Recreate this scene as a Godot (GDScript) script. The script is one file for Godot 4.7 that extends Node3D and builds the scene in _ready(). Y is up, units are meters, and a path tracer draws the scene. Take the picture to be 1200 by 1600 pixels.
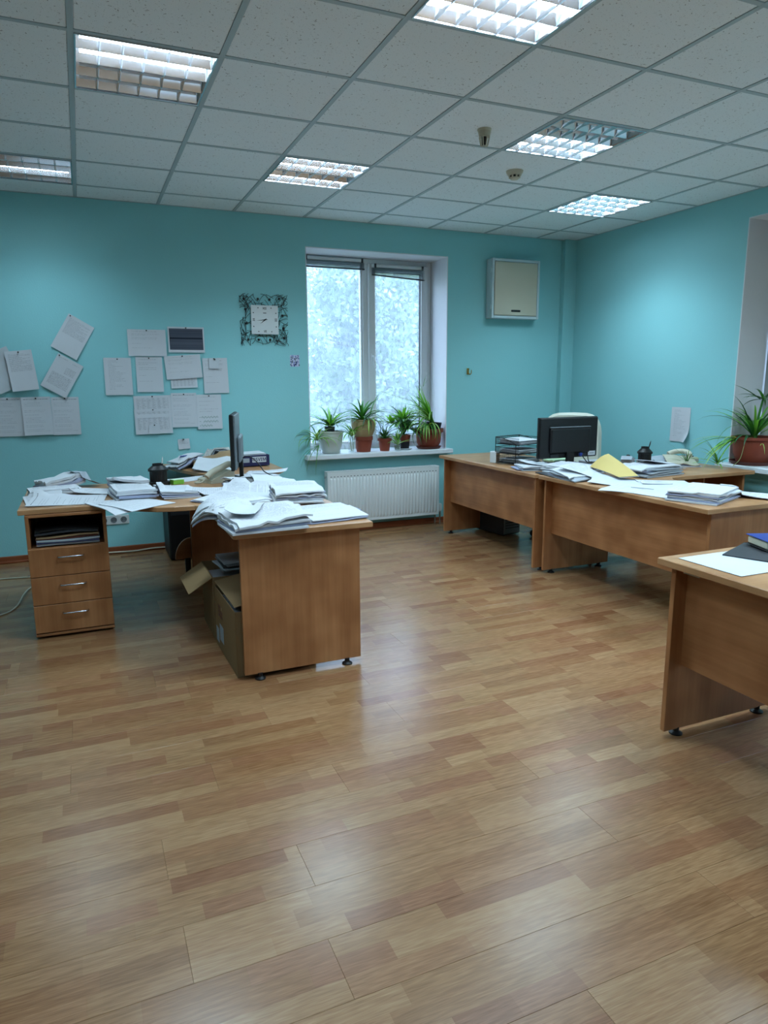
extends Node3D
# A teal office with ceiling louvre lights, a window with pot plants, wood laminate desks covered in papers.
# x runs right along the back wall, z is negative towards the back wall, y is up. The camera stands over the origin.

const ZB := -6.08      # back wall
const XR := 4.735      # right wall
const XL := -2.5       # left wall
const ZF := 2.6        # wall behind the camera
const HC := 2.785      # ceiling
const GX := 0.073      # ceiling grid origin
const GZ := -3.311
const HD := 0.73       # desk height

var M := {}
var taken := {}
var rng := RandomNumberGenerator.new()
var shared := {}
# height field over the desks, so that papers lie on what is under them
const FX := -0.8
const FZ := -6.1
const FC := 0.0125
const FW := 460
const FH := 470
var field := PackedFloat32Array()

func _ready() -> void:
	rng.seed = 11
	# ---------------------------------------------------------------- camera, sky, exposure
	var cam := Camera3D.new()
	cam.name = "camera"
	cam.position = Vector3(0, 1.41, 0)
	cam.rotation = Vector3(-0.18802, -0.40543, -0.005935)
	cam.fov = 72.89
	cam.near = 0.05
	cam.far = 200.0
	add_child(cam)
	cam.current = true
	var we := WorldEnvironment.new()
	we.name = "environment"
	var env := Environment.new()
	var sky := Sky.new()
	var sm := ProceduralSkyMaterial.new()
	sm.sky_top_color = Color(0.74, 0.86, 1.0)
	sm.sky_horizon_color = Color(0.84, 0.92, 1.0)
	sm.ground_bottom_color = Color(0.30, 0.33, 0.30)
	sm.ground_horizon_color = Color(0.42, 0.46, 0.42)
	sm.sky_energy_multiplier = SKY
	sm.ground_energy_multiplier = SKY
	sky.sky_material = sm
	env.background_mode = Environment.BG_SKY
	env.sky = sky
	env.tonemap_mode = Environment.TONE_MAPPER_LINEAR
	env.tonemap_exposure = EXPOSURE
	env.sdfgi_enabled = true
	env.ssao_enabled = true
	env.ssil_enabled = true
	we.environment = env
	add_child(we)
	field.resize(FW * FH)
	field.fill(HD + 0.0006)
	materials()
	room()
	window_back()
	window_right()
	outdoors()
	ceiling_lights()
	desks()
	wall_things()
	radiator()
	sill_plants()
	right_plant()
	left_desk_things()
	right_desk_things()
	near_desk_things()
	floor_things()

const SKY := 2.2
const EXPOSURE := 1.5
const LAMP := 3.1
const GLOW := 11.0

# ==================================================================== helpers: nodes
func numbered(called: String) -> String:
	if not taken.has(called):
		taken[called] = 0
		return called
	taken[called] += 1
	return "%s_%03d" % [called, taken[called]]

func tag(o: Node3D, label: String, category: String, group := "") -> Node3D:
	o.set_meta("label", label)
	o.set_meta("category", category)
	if group != "":
		o.set_meta("group", group)
	return o

func thing(called: String, label: String, category: String, at := Vector3.ZERO, turn := 0.0, group := "") -> Node3D:
	var o := Node3D.new()
	o.name = numbered(called)
	add_child(o)
	o.position = at
	o.rotation.y = turn
	tag(o, label, category, group)
	return o

func put(called: String, mesh: Mesh, mat: Material, parent: Node = null, at := Transform3D.IDENTITY) -> MeshInstance3D:
	var o := MeshInstance3D.new()
	o.mesh = mesh
	o.material_override = mat
	o.transform = at
	o.cast_shadow = GeometryInstance3D.SHADOW_CASTING_SETTING_ON
	if parent == null:
		o.name = numbered(called)
		add_child(o)
	else:
		o.name = called
		parent.add_child(o, true)
	return o

func struct(called: String, mesh: Mesh, mat: Material) -> MeshInstance3D:
	var o := put(called, mesh, mat)
	o.set_meta("kind", "structure")
	return o

# ==================================================================== helpers: shapes
class Shape:
	var st := SurfaceTool.new()
	var X := Transform3D.IDENTITY
	func _init(smooth := false) -> void:
		st.begin(Mesh.PRIMITIVE_TRIANGLES)
		st.set_smooth_group(0 if smooth else -1)
	func smooth(group: int) -> void:
		st.set_smooth_group(group)
	func v(p: Vector3, uv := Vector2.ZERO) -> void:
		st.set_uv(uv)
		st.add_vertex(X * p)
	func tri(a: Vector3, b: Vector3, c: Vector3) -> void:
		v(a); v(c); v(b)
	# corners run counterclockwise as seen from outside
	func quad(a: Vector3, b: Vector3, c: Vector3, d: Vector3, ua := Vector2(0, 1), ub := Vector2(1, 1), uc := Vector2(1, 0), ud := Vector2(0, 0)) -> void:
		v(a, ua); v(c, uc); v(b, ub)
		v(a, ua); v(d, ud); v(c, uc)
	func box(c: Vector3, s: Vector3, b := 0.0) -> Shape:
		var h := s / 2.0
		b = minf(b, minf(h.x, minf(h.y, h.z)) * 0.9)
		var ax := [Vector3.RIGHT, Vector3.UP, Vector3.BACK]
		for i in 3:
			var n: Vector3 = ax[i]
			var u: Vector3 = ax[(i + 1) % 3]
			var w: Vector3 = ax[(i + 2) % 3]
			var hu := absf(u.dot(h)) - b
			var hw := absf(w.dot(h)) - b
			var hn := absf(n.dot(h))
			for s2 in [1.0, -1.0]:
				var f: float = s2
				var p := c + n * hn * f
				var q := u * hu * f
				quad(p - q - w * hw, p + q - w * hw, p + q + w * hw, p - q + w * hw)
		if b > 0.0:
			for i in 3:
				var n: Vector3 = ax[i]
				var u: Vector3 = ax[(i + 1) % 3]
				var w: Vector3 = ax[(i + 2) % 3]
				var ln := absf(n.dot(h)) - b
				var hu := absf(u.dot(h))
				var hw := absf(w.dot(h))
				for su in [1.0, -1.0]:
					for sw in [1.0, -1.0]:
						var a: Vector3 = c + u * su * hu + w * sw * (hw - b)
						var d: Vector3 = c + u * su * (hu - b) + w * sw * hw
						if su * sw > 0.0:
							quad(a - n * ln, d - n * ln, d + n * ln, a + n * ln)
						else:
							quad(a + n * ln, d + n * ln, d - n * ln, a - n * ln)
			for sx in [1.0, -1.0]:
				for sy in [1.0, -1.0]:
					for sz in [1.0, -1.0]:
						var a: Vector3 = c + Vector3(sx * h.x, sy * (h.y - b), sz * (h.z - b))
						var d: Vector3 = c + Vector3(sx * (h.x - b), sy * h.y, sz * (h.z - b))
						var e: Vector3 = c + Vector3(sx * (h.x - b), sy * (h.y - b), sz * h.z)
						if sx * sy * sz > 0.0:
							tri(a, d, e)
						else:
							tri(a, e, d)
		return self
	func span(a: Vector3, b: Vector3, bevel := 0.0) -> Shape:
		return box((a + b) / 2.0, (b - a).abs(), bevel)
	# a turned shape round the y axis; profile runs from the bottom up along the outside
	func lathe(profile: Array, seg := 24, centre := Vector3.ZERO) -> Shape:
		var g := 1
		for k in profile.size() - 1:
			var p: Vector2 = profile[k]
			var q: Vector2 = profile[k + 1]
			if k > 0:
				var o: Vector2 = profile[k - 1]
				if absf((p - o).angle_to(q - p)) > 0.6:
					g += 1
			st.set_smooth_group(g)
			for i in seg:
				var t0 := TAU * i / seg
				var t1 := TAU * (i + 1) / seg
				var d0 := Vector3(cos(t0), 0, -sin(t0))
				var d1 := Vector3(cos(t1), 0, -sin(t1))
				var a := centre + d0 * p.x + Vector3(0, p.y, 0)
				var b := centre + d1 * p.x + Vector3(0, p.y, 0)
				var c := centre + d1 * q.x + Vector3(0, q.y, 0)
				var e := centre + d0 * q.x + Vector3(0, q.y, 0)
				if p.x < 1e-5:
					tri(a, c, e)
				elif q.x < 1e-5:
					tri(a, b, c)
				else:
					quad(a, b, c, e)
		return self
	func tube(pts: Array, r: float, sides := 8, r_end := -1.0) -> Shape:
		st.set_smooth_group(1)
		var rings := []
		var n := pts.size()
		var side := Vector3.ZERO
		for i in n:
			var p: Vector3 = pts[i]
			var pa: Vector3 = pts[maxi(i - 1, 0)]
			var pb: Vector3 = pts[mini(i + 1, n - 1)]
			var d := (pb - pa).normalized()
			if side == Vector3.ZERO:
				side = d.cross(Vector3.UP if absf(d.y) < 0.9 else Vector3.RIGHT).normalized()
			side = (side - d * side.dot(d)).normalized()
			var up := side.cross(d).normalized()
			var ring := []
			var rr := r if r_end < 0.0 else lerpf(r, r_end, float(i) / (n - 1))
			for k in sides:
				var t := TAU * k / sides
				ring.append(p + (side * cos(t) + up * sin(t)) * rr)
			rings.append(ring)
		for i in n - 1:
			for k in sides:
				var k2 := (k + 1) % sides
				quad(rings[i][k2], rings[i][k], rings[i + 1][k], rings[i + 1][k2])
		st.set_smooth_group(-1)
		for k in range(1, sides - 1):
			tri(rings[0][0], rings[0][k], rings[0][k + 1])
			tri(rings[n - 1][0], rings[n - 1][k + 1], rings[n - 1][k])
		return self
	# an upright prism over an outline of (x, z) points, its upper and lower edges chamfered
	func prism(outline: PackedVector2Array, y0: float, y1: float, b := 0.0) -> Shape:
		var poly := outline.duplicate()
		if not Geometry2D.is_polygon_clockwise(poly):
			poly.reverse()
		var n := poly.size()
		var inner := PackedVector2Array()
		for i in n:
			var e0 := (poly[i] - poly[(i + n - 1) % n]).normalized()
			var e1 := (poly[(i + 1) % n] - poly[i]).normalized()
			var m := (e0.orthogonal() + e1.orthogonal())
			m = m / maxf(m.length_squared() / 2.0, 0.3)
			inner.append(poly[i] + m * b)
		var mid := Vector2.ZERO
		for p in poly:
			mid += p / n
		# make sure that the inset really goes inwards
		if b > 0.0 and absf(_area(inner)) > absf(_area(poly)):
			for i in n:
				inner[i] = poly[i] * 2.0 - inner[i]
		var idx := Geometry2D.triangulate_polygon(inner)
		for k in range(0, idx.size(), 3):
			var a := inner[idx[k]]
			var c := inner[idx[k + 1]]
			var d := inner[idx[k + 2]]
			if (c - a).cross(d - a) > 0.0:
				var t := c
				c = d
				d = t
			tri(Vector3(a.x, y1, a.y), Vector3(c.x, y1, c.y), Vector3(d.x, y1, d.y))
			tri(Vector3(a.x, y0, a.y), Vector3(d.x, y0, d.y), Vector3(c.x, y0, c.y))
		var flip := _area(poly) > 0.0
		for i in n:
			var p := poly[i]
			var q := poly[(i + 1) % n]
			var pi := inner[i]
			var qi := inner[(i + 1) % n]
			if flip:
				var t := p
				p = q
				q = t
				t = pi
				pi = qi
				qi = t
			quad(Vector3(p.x, y0 + b, p.y), Vector3(q.x, y0 + b, q.y), Vector3(q.x, y1 - b, q.y), Vector3(p.x, y1 - b, p.y))
			if b > 0.0:
				quad(Vector3(p.x, y1 - b, p.y), Vector3(q.x, y1 - b, q.y), Vector3(qi.x, y1, qi.y), Vector3(pi.x, y1, pi.y))
				quad(Vector3(pi.x, y0, pi.y), Vector3(qi.x, y0, qi.y), Vector3(q.x, y0 + b, q.y), Vector3(p.x, y0 + b, p.y))
		return self
	func _area(poly: PackedVector2Array) -> float:
		var s := 0.0
		for i in poly.size():
			s += poly[i].cross(poly[(i + 1) % poly.size()])
		return s / 2.0
	# a sheet over a grid of points (rows of equal length) with thickness: top[i][j] above, low[i][j] below
	func sheet(top: Array, low: Array) -> Shape:
		var ni := top.size() - 1
		var nj: int = top[0].size() - 1
		for i in ni:
			for j in nj:
				var u0 := float(j) / nj
				var u1 := float(j + 1) / nj
				var v0 := float(i) / ni
				var v1 := float(i + 1) / ni
				st.set_smooth_group(1)
				quad(top[i + 1][j], top[i + 1][j + 1], top[i][j + 1], top[i][j], Vector2(u0, v1), Vector2(u1, v1), Vector2(u1, v0), Vector2(u0, v0))
				st.set_smooth_group(2)
				quad(low[i][j], low[i][j + 1], low[i + 1][j + 1], low[i + 1][j], Vector2(0.01, 0.01), Vector2(0.02, 0.01), Vector2(0.02, 0.02), Vector2(0.01, 0.02))
		st.set_smooth_group(-1)
		var e := Vector2(0.01, 0.01)
		for j in nj:
			quad(low[ni][j], low[ni][j + 1], top[ni][j + 1], top[ni][j], e, e, e, e)
			quad(low[0][j + 1], low[0][j], top[0][j], top[0][j + 1], e, e, e, e)
		for i in ni:
			quad(low[i][0], low[i + 1][0], top[i + 1][0], top[i][0], e, e, e, e)
			quad(low[i + 1][nj], low[i][nj], top[i][nj], top[i + 1][nj], e, e, e, e)
		return self
	func done() -> ArrayMesh:
		st.generate_normals()
		return st.commit()

func shape(smooth := false) -> Shape:
	return Shape.new(smooth)

func box_mesh(s: Vector3, b := 0.0) -> ArrayMesh:
	var key := "box%s%s" % [s, b]
	if not shared.has(key):
		shared[key] = shape().box(Vector3.ZERO, s, b).done()
	return shared[key]

func put_box(called: String, a: Vector3, b: Vector3, mat: Material, parent: Node = null, bevel := 0.002) -> MeshInstance3D:
	return put(called, box_mesh((b - a).abs(), bevel), mat, parent, Transform3D(Basis.IDENTITY, (a + b) / 2.0))

func move(x: float, y: float, z: float) -> Transform3D:
	return Transform3D(Basis.IDENTITY, Vector3(x, y, z))

func arc(a: Vector3, b: Vector3, c: Vector3, n := 10) -> Array:
	var out := []
	for i in n + 1:
		var t := float(i) / n
		out.append(a * (1 - t) * (1 - t) + b * 2.0 * t * (1 - t) + c * t * t)
	return out

func smooth_path(pts: Array, n := 6) -> Array:
	var curve := Curve3D.new()
	for i in pts.size():
		var p: Vector3 = pts[i]
		var a: Vector3 = pts[maxi(i - 1, 0)]
		var b: Vector3 = pts[mini(i + 1, pts.size() - 1)]
		var d := (b - a) / 6.0
		curve.add_point(p, -d, d)
	var out := []
	for i in (pts.size() - 1) * n + 1:
		out.append(curve.samplef(float(i) / n))
	return out

# ==================================================================== materials
func plain(c: Color, rough := 0.6, metal := 0.0, spec := 0.5) -> StandardMaterial3D:
	var m := StandardMaterial3D.new()
	m.albedo_color = c
	m.roughness = rough
	m.metallic = metal
	m.metallic_specular = spec
	return m

func noise_image(w: int, h: int, freq: float, s: int, octaves := 4) -> Image:
	var n := FastNoiseLite.new()
	n.seed = s
	n.frequency = freq
	n.noise_type = FastNoiseLite.TYPE_SIMPLEX_SMOOTH
	n.fractal_octaves = octaves
	var im := n.get_seamless_image(w, h)
	im.convert(Image.FORMAT_L8)
	return im

# grain: noise drawn out along u
func grain(w: int, h: int, s: int, stretch := 16, freq := 0.03) -> PackedByteArray:
	var im := noise_image(w / stretch, h, freq, s, 5)
	im.resize(w, h, Image.INTERPOLATE_CUBIC)
	return im.get_data()

func tex_from(w: int, h: int, data: PackedByteArray) -> ImageTexture:
	return ImageTexture.create_from_image(Image.create_from_data(w, h, false, Image.FORMAT_RGB8, data))

func wood_texture(s: int, across: bool, a: Color, b: Color, c: Color) -> ImageTexture:
	var n := 512
	var g1 := grain(n, n, s, 16, 0.02)
	var g2 := grain(n, n, s + 5, 32, 0.12)
	var big := noise_image(n, n, 0.006, s + 9, 3).get_data()
	var data := PackedByteArray()
	data.resize(n * n * 3)
	for y in n:
		for x in n:
			var k := y * n + x if across else x * n + y
			var t := clampf((g1[k] / 255.0 - 0.5) * 0.7 + (big[k] / 255.0 - 0.5) * 1.2 + 0.5, 0.0, 1.0)
			var f := (g2[k] / 255.0 - 0.5) * 0.20
			var col := a.lerp(b, minf(t * 2.0, 1.0)) if t < 0.5 else b.lerp(c, (t - 0.5) * 2.0)
			var o := (y * n + x) * 3
			data[o] = clampi(int((col.r + f * 0.22) * 255.0), 0, 255)
			data[o + 1] = clampi(int((col.g + f * 0.18) * 255.0), 0, 255)
			data[o + 2] = clampi(int((col.b + f * 0.14) * 255.0), 0, 255)
	return tex_from(n, n, data)

func wood(s: int, across: bool, rough := 0.42, a := Color(0.58, 0.375, 0.225), b := Color(0.645, 0.43, 0.27), c := Color(0.70, 0.485, 0.315)) -> StandardMaterial3D:
	var m := plain(Color.WHITE, rough, 0.0, 0.45)
	m.albedo_texture = wood_texture(s, across, a, b, c)
	m.uv1_triplanar = true
	m.uv1_world_triplanar = true
	m.uv1_triplanar_sharpness = 8.0
	m.uv1_scale = Vector3(0.9, 0.9, 0.9)
	m.uv1_offset = Vector3(0.13 * s, 0.29 * s, 0.41 * s)
	return m

const FT := 2048
const FROWS := 8
func floor_texture() -> ImageTexture:
	var rh := 192
	var h := rh * FROWS
	var g1 := grain(FT, h, 71, 32, 0.09)
	var g2 := grain(FT, h, 72, 32, 0.3)
	var tones := [Color(0.571, 0.425, 0.291), Color(0.551, 0.395, 0.268), Color(0.531, 0.368, 0.251), Color(0.557, 0.409, 0.278), Color(0.587, 0.445, 0.311), Color(0.524, 0.358, 0.244), Color(0.541, 0.395, 0.271)]
	var data := PackedByteArray()
	data.resize(FT * h * 3)
	for row in FROWS * 3:
		# one strip of blocks
		var edges := []
		var x := -rng.randi_range(0, 500)
		while x < FT:
			var w := rng.randi_range(240, 720)
			edges.append([x, x + w, tones[rng.randi_range(0, tones.size() - 1)], rng.randf_range(-0.025, 0.025)])
			x += w
		var e := 0
		for px in FT:
			while px >= edges[e][1]:
				e += 1
			var base: Color = edges[e][2]
			var d: float = edges[e][3]
			var r0 := base.r + d
			var g0 := base.g + d
			var b0 := base.b + d
			for py in 64:
				var y := row * 64 + py
				var k := y * FT + px
				var f := (g1[k] - 128) * 0.0004 + (g2[k] - 128) * 0.0005
				if py == 0 or px == edges[e][0]:
					f -= 0.025
				var o := k * 3
				data[o] = clampi(int((r0 + f) * 255.0), 0, 255)
				data[o + 1] = clampi(int((g0 + f * 0.95) * 255.0), 0, 255)
				data[o + 2] = clampi(int((b0 + f * 0.85) * 255.0), 0, 255)
	return tex_from(FT, h, data)

func tile_texture() -> ImageTexture:
	var n := 768
	var im := Image.create(n, n, false, Image.FORMAT_RGB8)
	im.fill(Color(0.92, 0.945, 0.955))
	var g := noise_image(n, n, 0.4, 5, 2).get_data()
	for k in 3600:
		var p := Vector2(rng.randf() * n, rng.randf() * n)
		var dark := rng.randf_range(0.45, 0.75)
		var a := rng.randf() * TAU
		var l := rng.randi_range(1, 2)
		if k < 420:
			l = rng.randi_range(3, 8)
			dark = rng.randf_range(0.28, 0.5)
		for i in l:
			var q := p + Vector2(cos(a), sin(a)) * i
			im.set_pixel(posmod(int(q.x), n), posmod(int(q.y), n), Color(dark, dark, dark))
			if k < 420 and i % 2 == 0:
				im.set_pixel(posmod(int(q.x) + 1, n), posmod(int(q.y), n), Color(dark, dark, dark).lightened(0.2))
	var d := im.get_data()
	for k in n * n:
		var f := (g[k] - 128) / 14
		for c in 3:
			d[k * 3 + c] = clampi(d[k * 3 + c] + f, 0, 255)
	return tex_from(n, n, d)

# a printed page; kind picks the layout
func page_texture(kind: int) -> ImageTexture:
	var w := 256
	var h := 362
	var im := Image.create(w, h, false, Image.FORMAT_RGB8)
	im.fill(Color(0.80, 0.81, 0.83))
	var ink := Color(0.45, 0.46, 0.50)
	if kind == 0 or kind == 6:      # running text
		var y := 30
		while y < (300 if kind == 0 else 190):
			words_line(im, 26, y, w - (26 if rng.randf() < 0.75 else rng.randi_range(60, 140)), ink, 2)
			y += 8 if rng.randf() < 0.85 else 18
	elif kind == 1:                 # a short list
		var y := 30
		for k in 22:
			words_line(im, 40, y, 40 + rng.randi_range(30, 160), ink, 2)
			y += 13
	elif kind == 2:                 # a table
		for y in range(40, 300, 12):
			im.fill_rect(Rect2i(18, y, 220, 1), Color(0.6, 0.6, 0.63))
			for x in range(20, 230, 36):
				words_line(im, x + 2, y + 4, x + rng.randi_range(10, 30), ink, 3)
		for x in range(18, 240, 36):
			im.fill_rect(Rect2i(x, 40, 1, 252), Color(0.6, 0.6, 0.63))
	elif kind == 3:                 # a letter: head, address, body low down
		words_line(im, 24, 24, 110, ink, 2)
		words_line(im, 160, 30, 230, ink, 2)
		for y in range(90, 160, 12):
			words_line(im, 130, y, 225, ink, 3)
		for y in range(180, 310, 10):
			words_line(im, 30, y, 226, ink, 3)
	elif kind == 4:                 # sparse lines
		words_line(im, 30, 26, 200, ink, 3)
		for y in [60, 76, 110, 128, 190, 250]:
			words_line(im, 26, y, rng.randi_range(90, 220), ink, 2)
	elif kind == 5:                 # a form with a dark heading band
		words_line(im, 20, 20, 236, Color(0.3, 0.3, 0.34), 4)
		for y in range(56, 330, 14):
			if rng.randf() < 0.8:
				words_line(im, 20, y, rng.randi_range(120, 236), Color(0.5, 0.51, 0.56), 2)
	elif kind == 7:                 # a dark photocopy, wider than high
		im.fill_rect(Rect2i(10, 24, 236, 300), Color(0.24, 0.26, 0.31))
		for y in range(28, 320, 3):
			var t := rng.randf_range(-0.06, 0.16)
			im.fill_rect(Rect2i(14, y, 228, 2), Color(0.30 + t, 0.32 + t, 0.37 + t))
		im.fill_rect(Rect2i(12, 150, 232, 22), Color(0.17, 0.18, 0.22))
	elif kind == 8:                 # print above, three lines of green handwriting below
		for y in [24, 70, 110, 150, 176]:
			words_line(im, 26, y, rng.randi_range(120, 220), ink, 2)
		for row in 3:
			var x0 := 40 if row != 1 else 60
			var yb := 236 + row * 44
			im.fill_rect(Rect2i(20, yb, 14, 3), Color(0.25, 0.42, 0.36))
			for x in range(x0, 215 if row < 2 else 150):
				var y := yb + int(sin(x * 0.55) * 7.0 + sin(x * 0.21 + row) * 6.0)
				im.fill_rect(Rect2i(x, y, 2, 3), Color(0.25, 0.42, 0.36))
	elif kind == 9:                 # newspaper
		im.fill(Color(0.74, 0.74, 0.72))
		for x in [14, 94, 174]:
			for y in range(60, 350, 5):
				words_line(im, x, y, x + 68, Color(0.45, 0.45, 0.46), 2)
		im.fill_rect(Rect2i(14, 14, 228, 30), Color(0.3, 0.3, 0.32))
		im.fill_rect(Rect2i(94, 120, 148, 90), Color(0.38, 0.39, 0.42))
	return ImageTexture.create_from_image(im)

func words_line(im: Image, x0: int, y: int, x1: int, ink: Color, thick: int) -> void:
	var x := x0
	while x < x1:
		var w := mini(rng.randi_range(5, 20), x1 - x)
		im.fill_rect(Rect2i(x, y, w, thick), ink.lightened(rng.randf() * 0.35))
		x += w + rng.randi_range(3, 5)

func materials() -> void:
	M.wall = plain(Color(0.57, 0.81, 0.825), 0.75, 0.0, 0.3)
	var wn := NoiseTexture2D.new()
	var fn := FastNoiseLite.new()
	fn.seed = 3
	fn.frequency = 0.09
	wn.noise = fn
	wn.width = 256
	wn.height = 256
	wn.seamless = true
	M.wall.heightmap_enabled = true
	M.wall.heightmap_texture = wn
	M.wall.heightmap_scale = 0.05
	M.wall.uv1_triplanar = true
	M.wall.uv1_world_triplanar = true
	M.wall.uv1_scale = Vector3(3, 3, 3)
	M.plaster = plain(Color(0.86, 0.86, 0.88), 0.7)
	M.pvc = plain(Color(0.86, 0.88, 0.89), 0.35)
	M.gasket = plain(Color(0.2, 0.22, 0.24), 0.6)
	M.white_paint = plain(Color(0.84, 0.86, 0.86), 0.35)
	M.sill = plain(Color(0.87, 0.89, 0.91), 0.3)
	M.tile = plain(Color.WHITE, 0.9, 0.0, 0.2)
	M.tile.albedo_texture = tile_texture()
	M.bar = plain(Color(0.66, 0.72, 0.74), 0.5)
	M.slab = plain(Color(0.5, 0.5, 0.5), 0.9)
	M.floor = plain(Color.WHITE, 0.26, 0.0, 0.5)
	M.floor.albedo_texture = floor_texture()
	var rn := NoiseTexture2D.new()
	var rf := FastNoiseLite.new()
	rf.seed = 8
	rf.frequency = 0.06
	rn.noise = rf
	rn.width = 512
	rn.height = 512
	rn.seamless = true
	M.floor.heightmap_enabled = true
	M.floor.heightmap_texture = rn
	M.floor.heightmap_scale = 0.012
	M.underfloor = plain(Color(0.16, 0.11, 0.08), 0.9)
	M.baseboard = wood(31, true, 0.5)
	M.baseboard.albedo_color = Color(0.85, 0.68, 0.62)
	M.wood_x = wood(1, true)
	M.wood_y = wood(2, false)
	M.top = wood(3, true, 0.34, Color(0.62, 0.44, 0.29), Color(0.68, 0.50, 0.34), Color(0.73, 0.55, 0.39))
	M.edge = wood(4, true, 0.4)
	M.mirror = plain(Color(0.90, 0.93, 0.96), 0.2, 0.8)
	M.housing = plain(Color(0.75, 0.82, 0.84), 0.4)
	M.lit = plain(Color(0.95, 0.97, 1.0), 0.5)
	M.lit.emission_enabled = true
	M.lit.emission = Color(0.90, 0.96, 1.0)
	M.lit.emission_energy_multiplier = GLOW
	M.unlit = plain(Color(0.85, 0.87, 0.9), 0.3)
	M.steel = plain(Color(0.75, 0.76, 0.78), 0.25, 1.0)
	M.black = plain(Color(0.025, 0.027, 0.035), 0.45)
	M.dark = plain(Color(0.05, 0.055, 0.07), 0.5)
	M.screen = plain(Color(0.01, 0.011, 0.013), 0.12)
	M.grey = plain(Color(0.42, 0.45, 0.47), 0.45)
	M.darkgrey = plain(Color(0.17, 0.18, 0.2), 0.5)
	M.beige = plain(Color(0.78, 0.76, 0.68), 0.5)
	M.cream = plain(Color(0.72, 0.70, 0.62), 0.5)
	M.leather = plain(Color(0.80, 0.80, 0.74), 0.5)
	M.paper = plain(Color(0.79, 0.805, 0.825), 0.8, 0.0, 0.2)
	M.paper_edge = plain(Color(0.62, 0.645, 0.74), 0.8, 0.0, 0.2)
	M.grey_paper = plain(Color(0.62, 0.65, 0.68), 0.8, 0.0, 0.2)
	for k in 10:
		var m := plain(Color.WHITE, 0.8, 0.0, 0.2)
		m.albedo_texture = page_texture(k)
		M["page%d" % k] = m
	M.yellow = plain(Color(0.80, 0.70, 0.42), 0.7)
	M.kraft = plain(Color(0.60, 0.49, 0.36), 0.8)
	M.carton = plain(Color(0.52, 0.42, 0.30), 0.85, 0.0, 0.2)
	M.carton_in = plain(Color(0.62, 0.51, 0.37), 0.85, 0.0, 0.2)
	M.navy = plain(Color(0.10, 0.11, 0.30), 0.45)
	M.blue = plain(Color(0.13, 0.24, 0.55), 0.35)
	M.green = plain(Color(0.50, 0.75, 0.25), 0.7)
	M.palegreen = plain(Color(0.72, 0.84, 0.68), 0.7)
	M.terra = plain(Color(0.52, 0.23, 0.15), 0.65)
	M.terra_dark = plain(Color(0.36, 0.15, 0.10), 0.6)
	M.pot_grey = plain(Color(0.78, 0.80, 0.78), 0.4)
	M.pot_tan = plain(Color(0.66, 0.57, 0.42), 0.6)
	M.soil = plain(Color(0.07, 0.05, 0.04), 0.95)
	for k in 4:
		var c: Color = [Color(0.22, 0.45, 0.16), Color(0.44, 0.68, 0.25), Color(0.13, 0.30, 0.16), Color(0.58, 0.72, 0.40)][k]
		var m := plain(c, 0.45)
		m.backlight_enabled = true
		m.backlight = Color(c.r * 0.9, c.g * 0.9, c.b * 0.5)
		M["leaf%d" % k] = m
	M.fabric = plain(Color(0.55, 0.57, 0.60), 0.9)
	M.fabric.backlight_enabled = true
	M.fabric.backlight = Color(0.75, 0.74, 0.66)
	M.stem = plain(Color(0.55, 0.58, 0.36), 0.6)
	var glass := plain(Color(0.9, 0.96, 0.95, 0.08), 0.05)
	glass.transparency = BaseMaterial3D.TRANSPARENCY_ALPHA
	M.glass = glass
	var pane := plain(Color(0.90, 0.95, 1.0, 1.0), 0.6, 0.0, 0.3)
	pane.transparency = BaseMaterial3D.TRANSPARENCY_ALPHA
	pane.albedo_texture = dirt_texture()
	pane.backlight_enabled = true
	pane.backlight = Color(1, 1, 1)
	M.pane = pane
	M.brass = plain(Color(0.75, 0.62, 0.35), 0.3, 1.0)
	M.trunk = plain(Color(0.22, 0.18, 0.14), 0.9)
	M.lawn = plain(Color(0.20, 0.30, 0.12), 0.95)
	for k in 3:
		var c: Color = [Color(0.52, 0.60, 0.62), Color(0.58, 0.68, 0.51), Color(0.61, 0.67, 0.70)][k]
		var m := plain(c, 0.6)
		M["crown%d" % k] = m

# dust and streaks on the window glass
func dirt_texture() -> ImageTexture:
	var n := 512
	var a := noise_image(n, n, 0.02, 51, 5).get_data()
	var streak := noise_image(n, n / 16, 0.05, 52, 4)
	streak.resize(n, n, Image.INTERPOLATE_CUBIC)
	var b := streak.get_data()
	var sp := noise_image(n, n, 0.12, 53, 3).get_data()
	var data := PackedByteArray()
	data.resize(n * n * 4)
	for y in n:
		for x in n:
			var k := y * n + x
			var t := 0.26 + (a[k] - 128) / 128.0 * 0.10 + (b[x * n + y] - 128) / 128.0 * 0.05
			if sp[k] > 176:
				t += 0.07
			data[k * 4] = 255
			data[k * 4 + 1] = 255
			data[k * 4 + 2] = 255
			data[k * 4 + 3] = clampi(int(t * 255.0), 20, 235)
	return ImageTexture.create_from_image(Image.create_from_data(n, n, false, Image.FORMAT_RGBA8, data))

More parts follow.
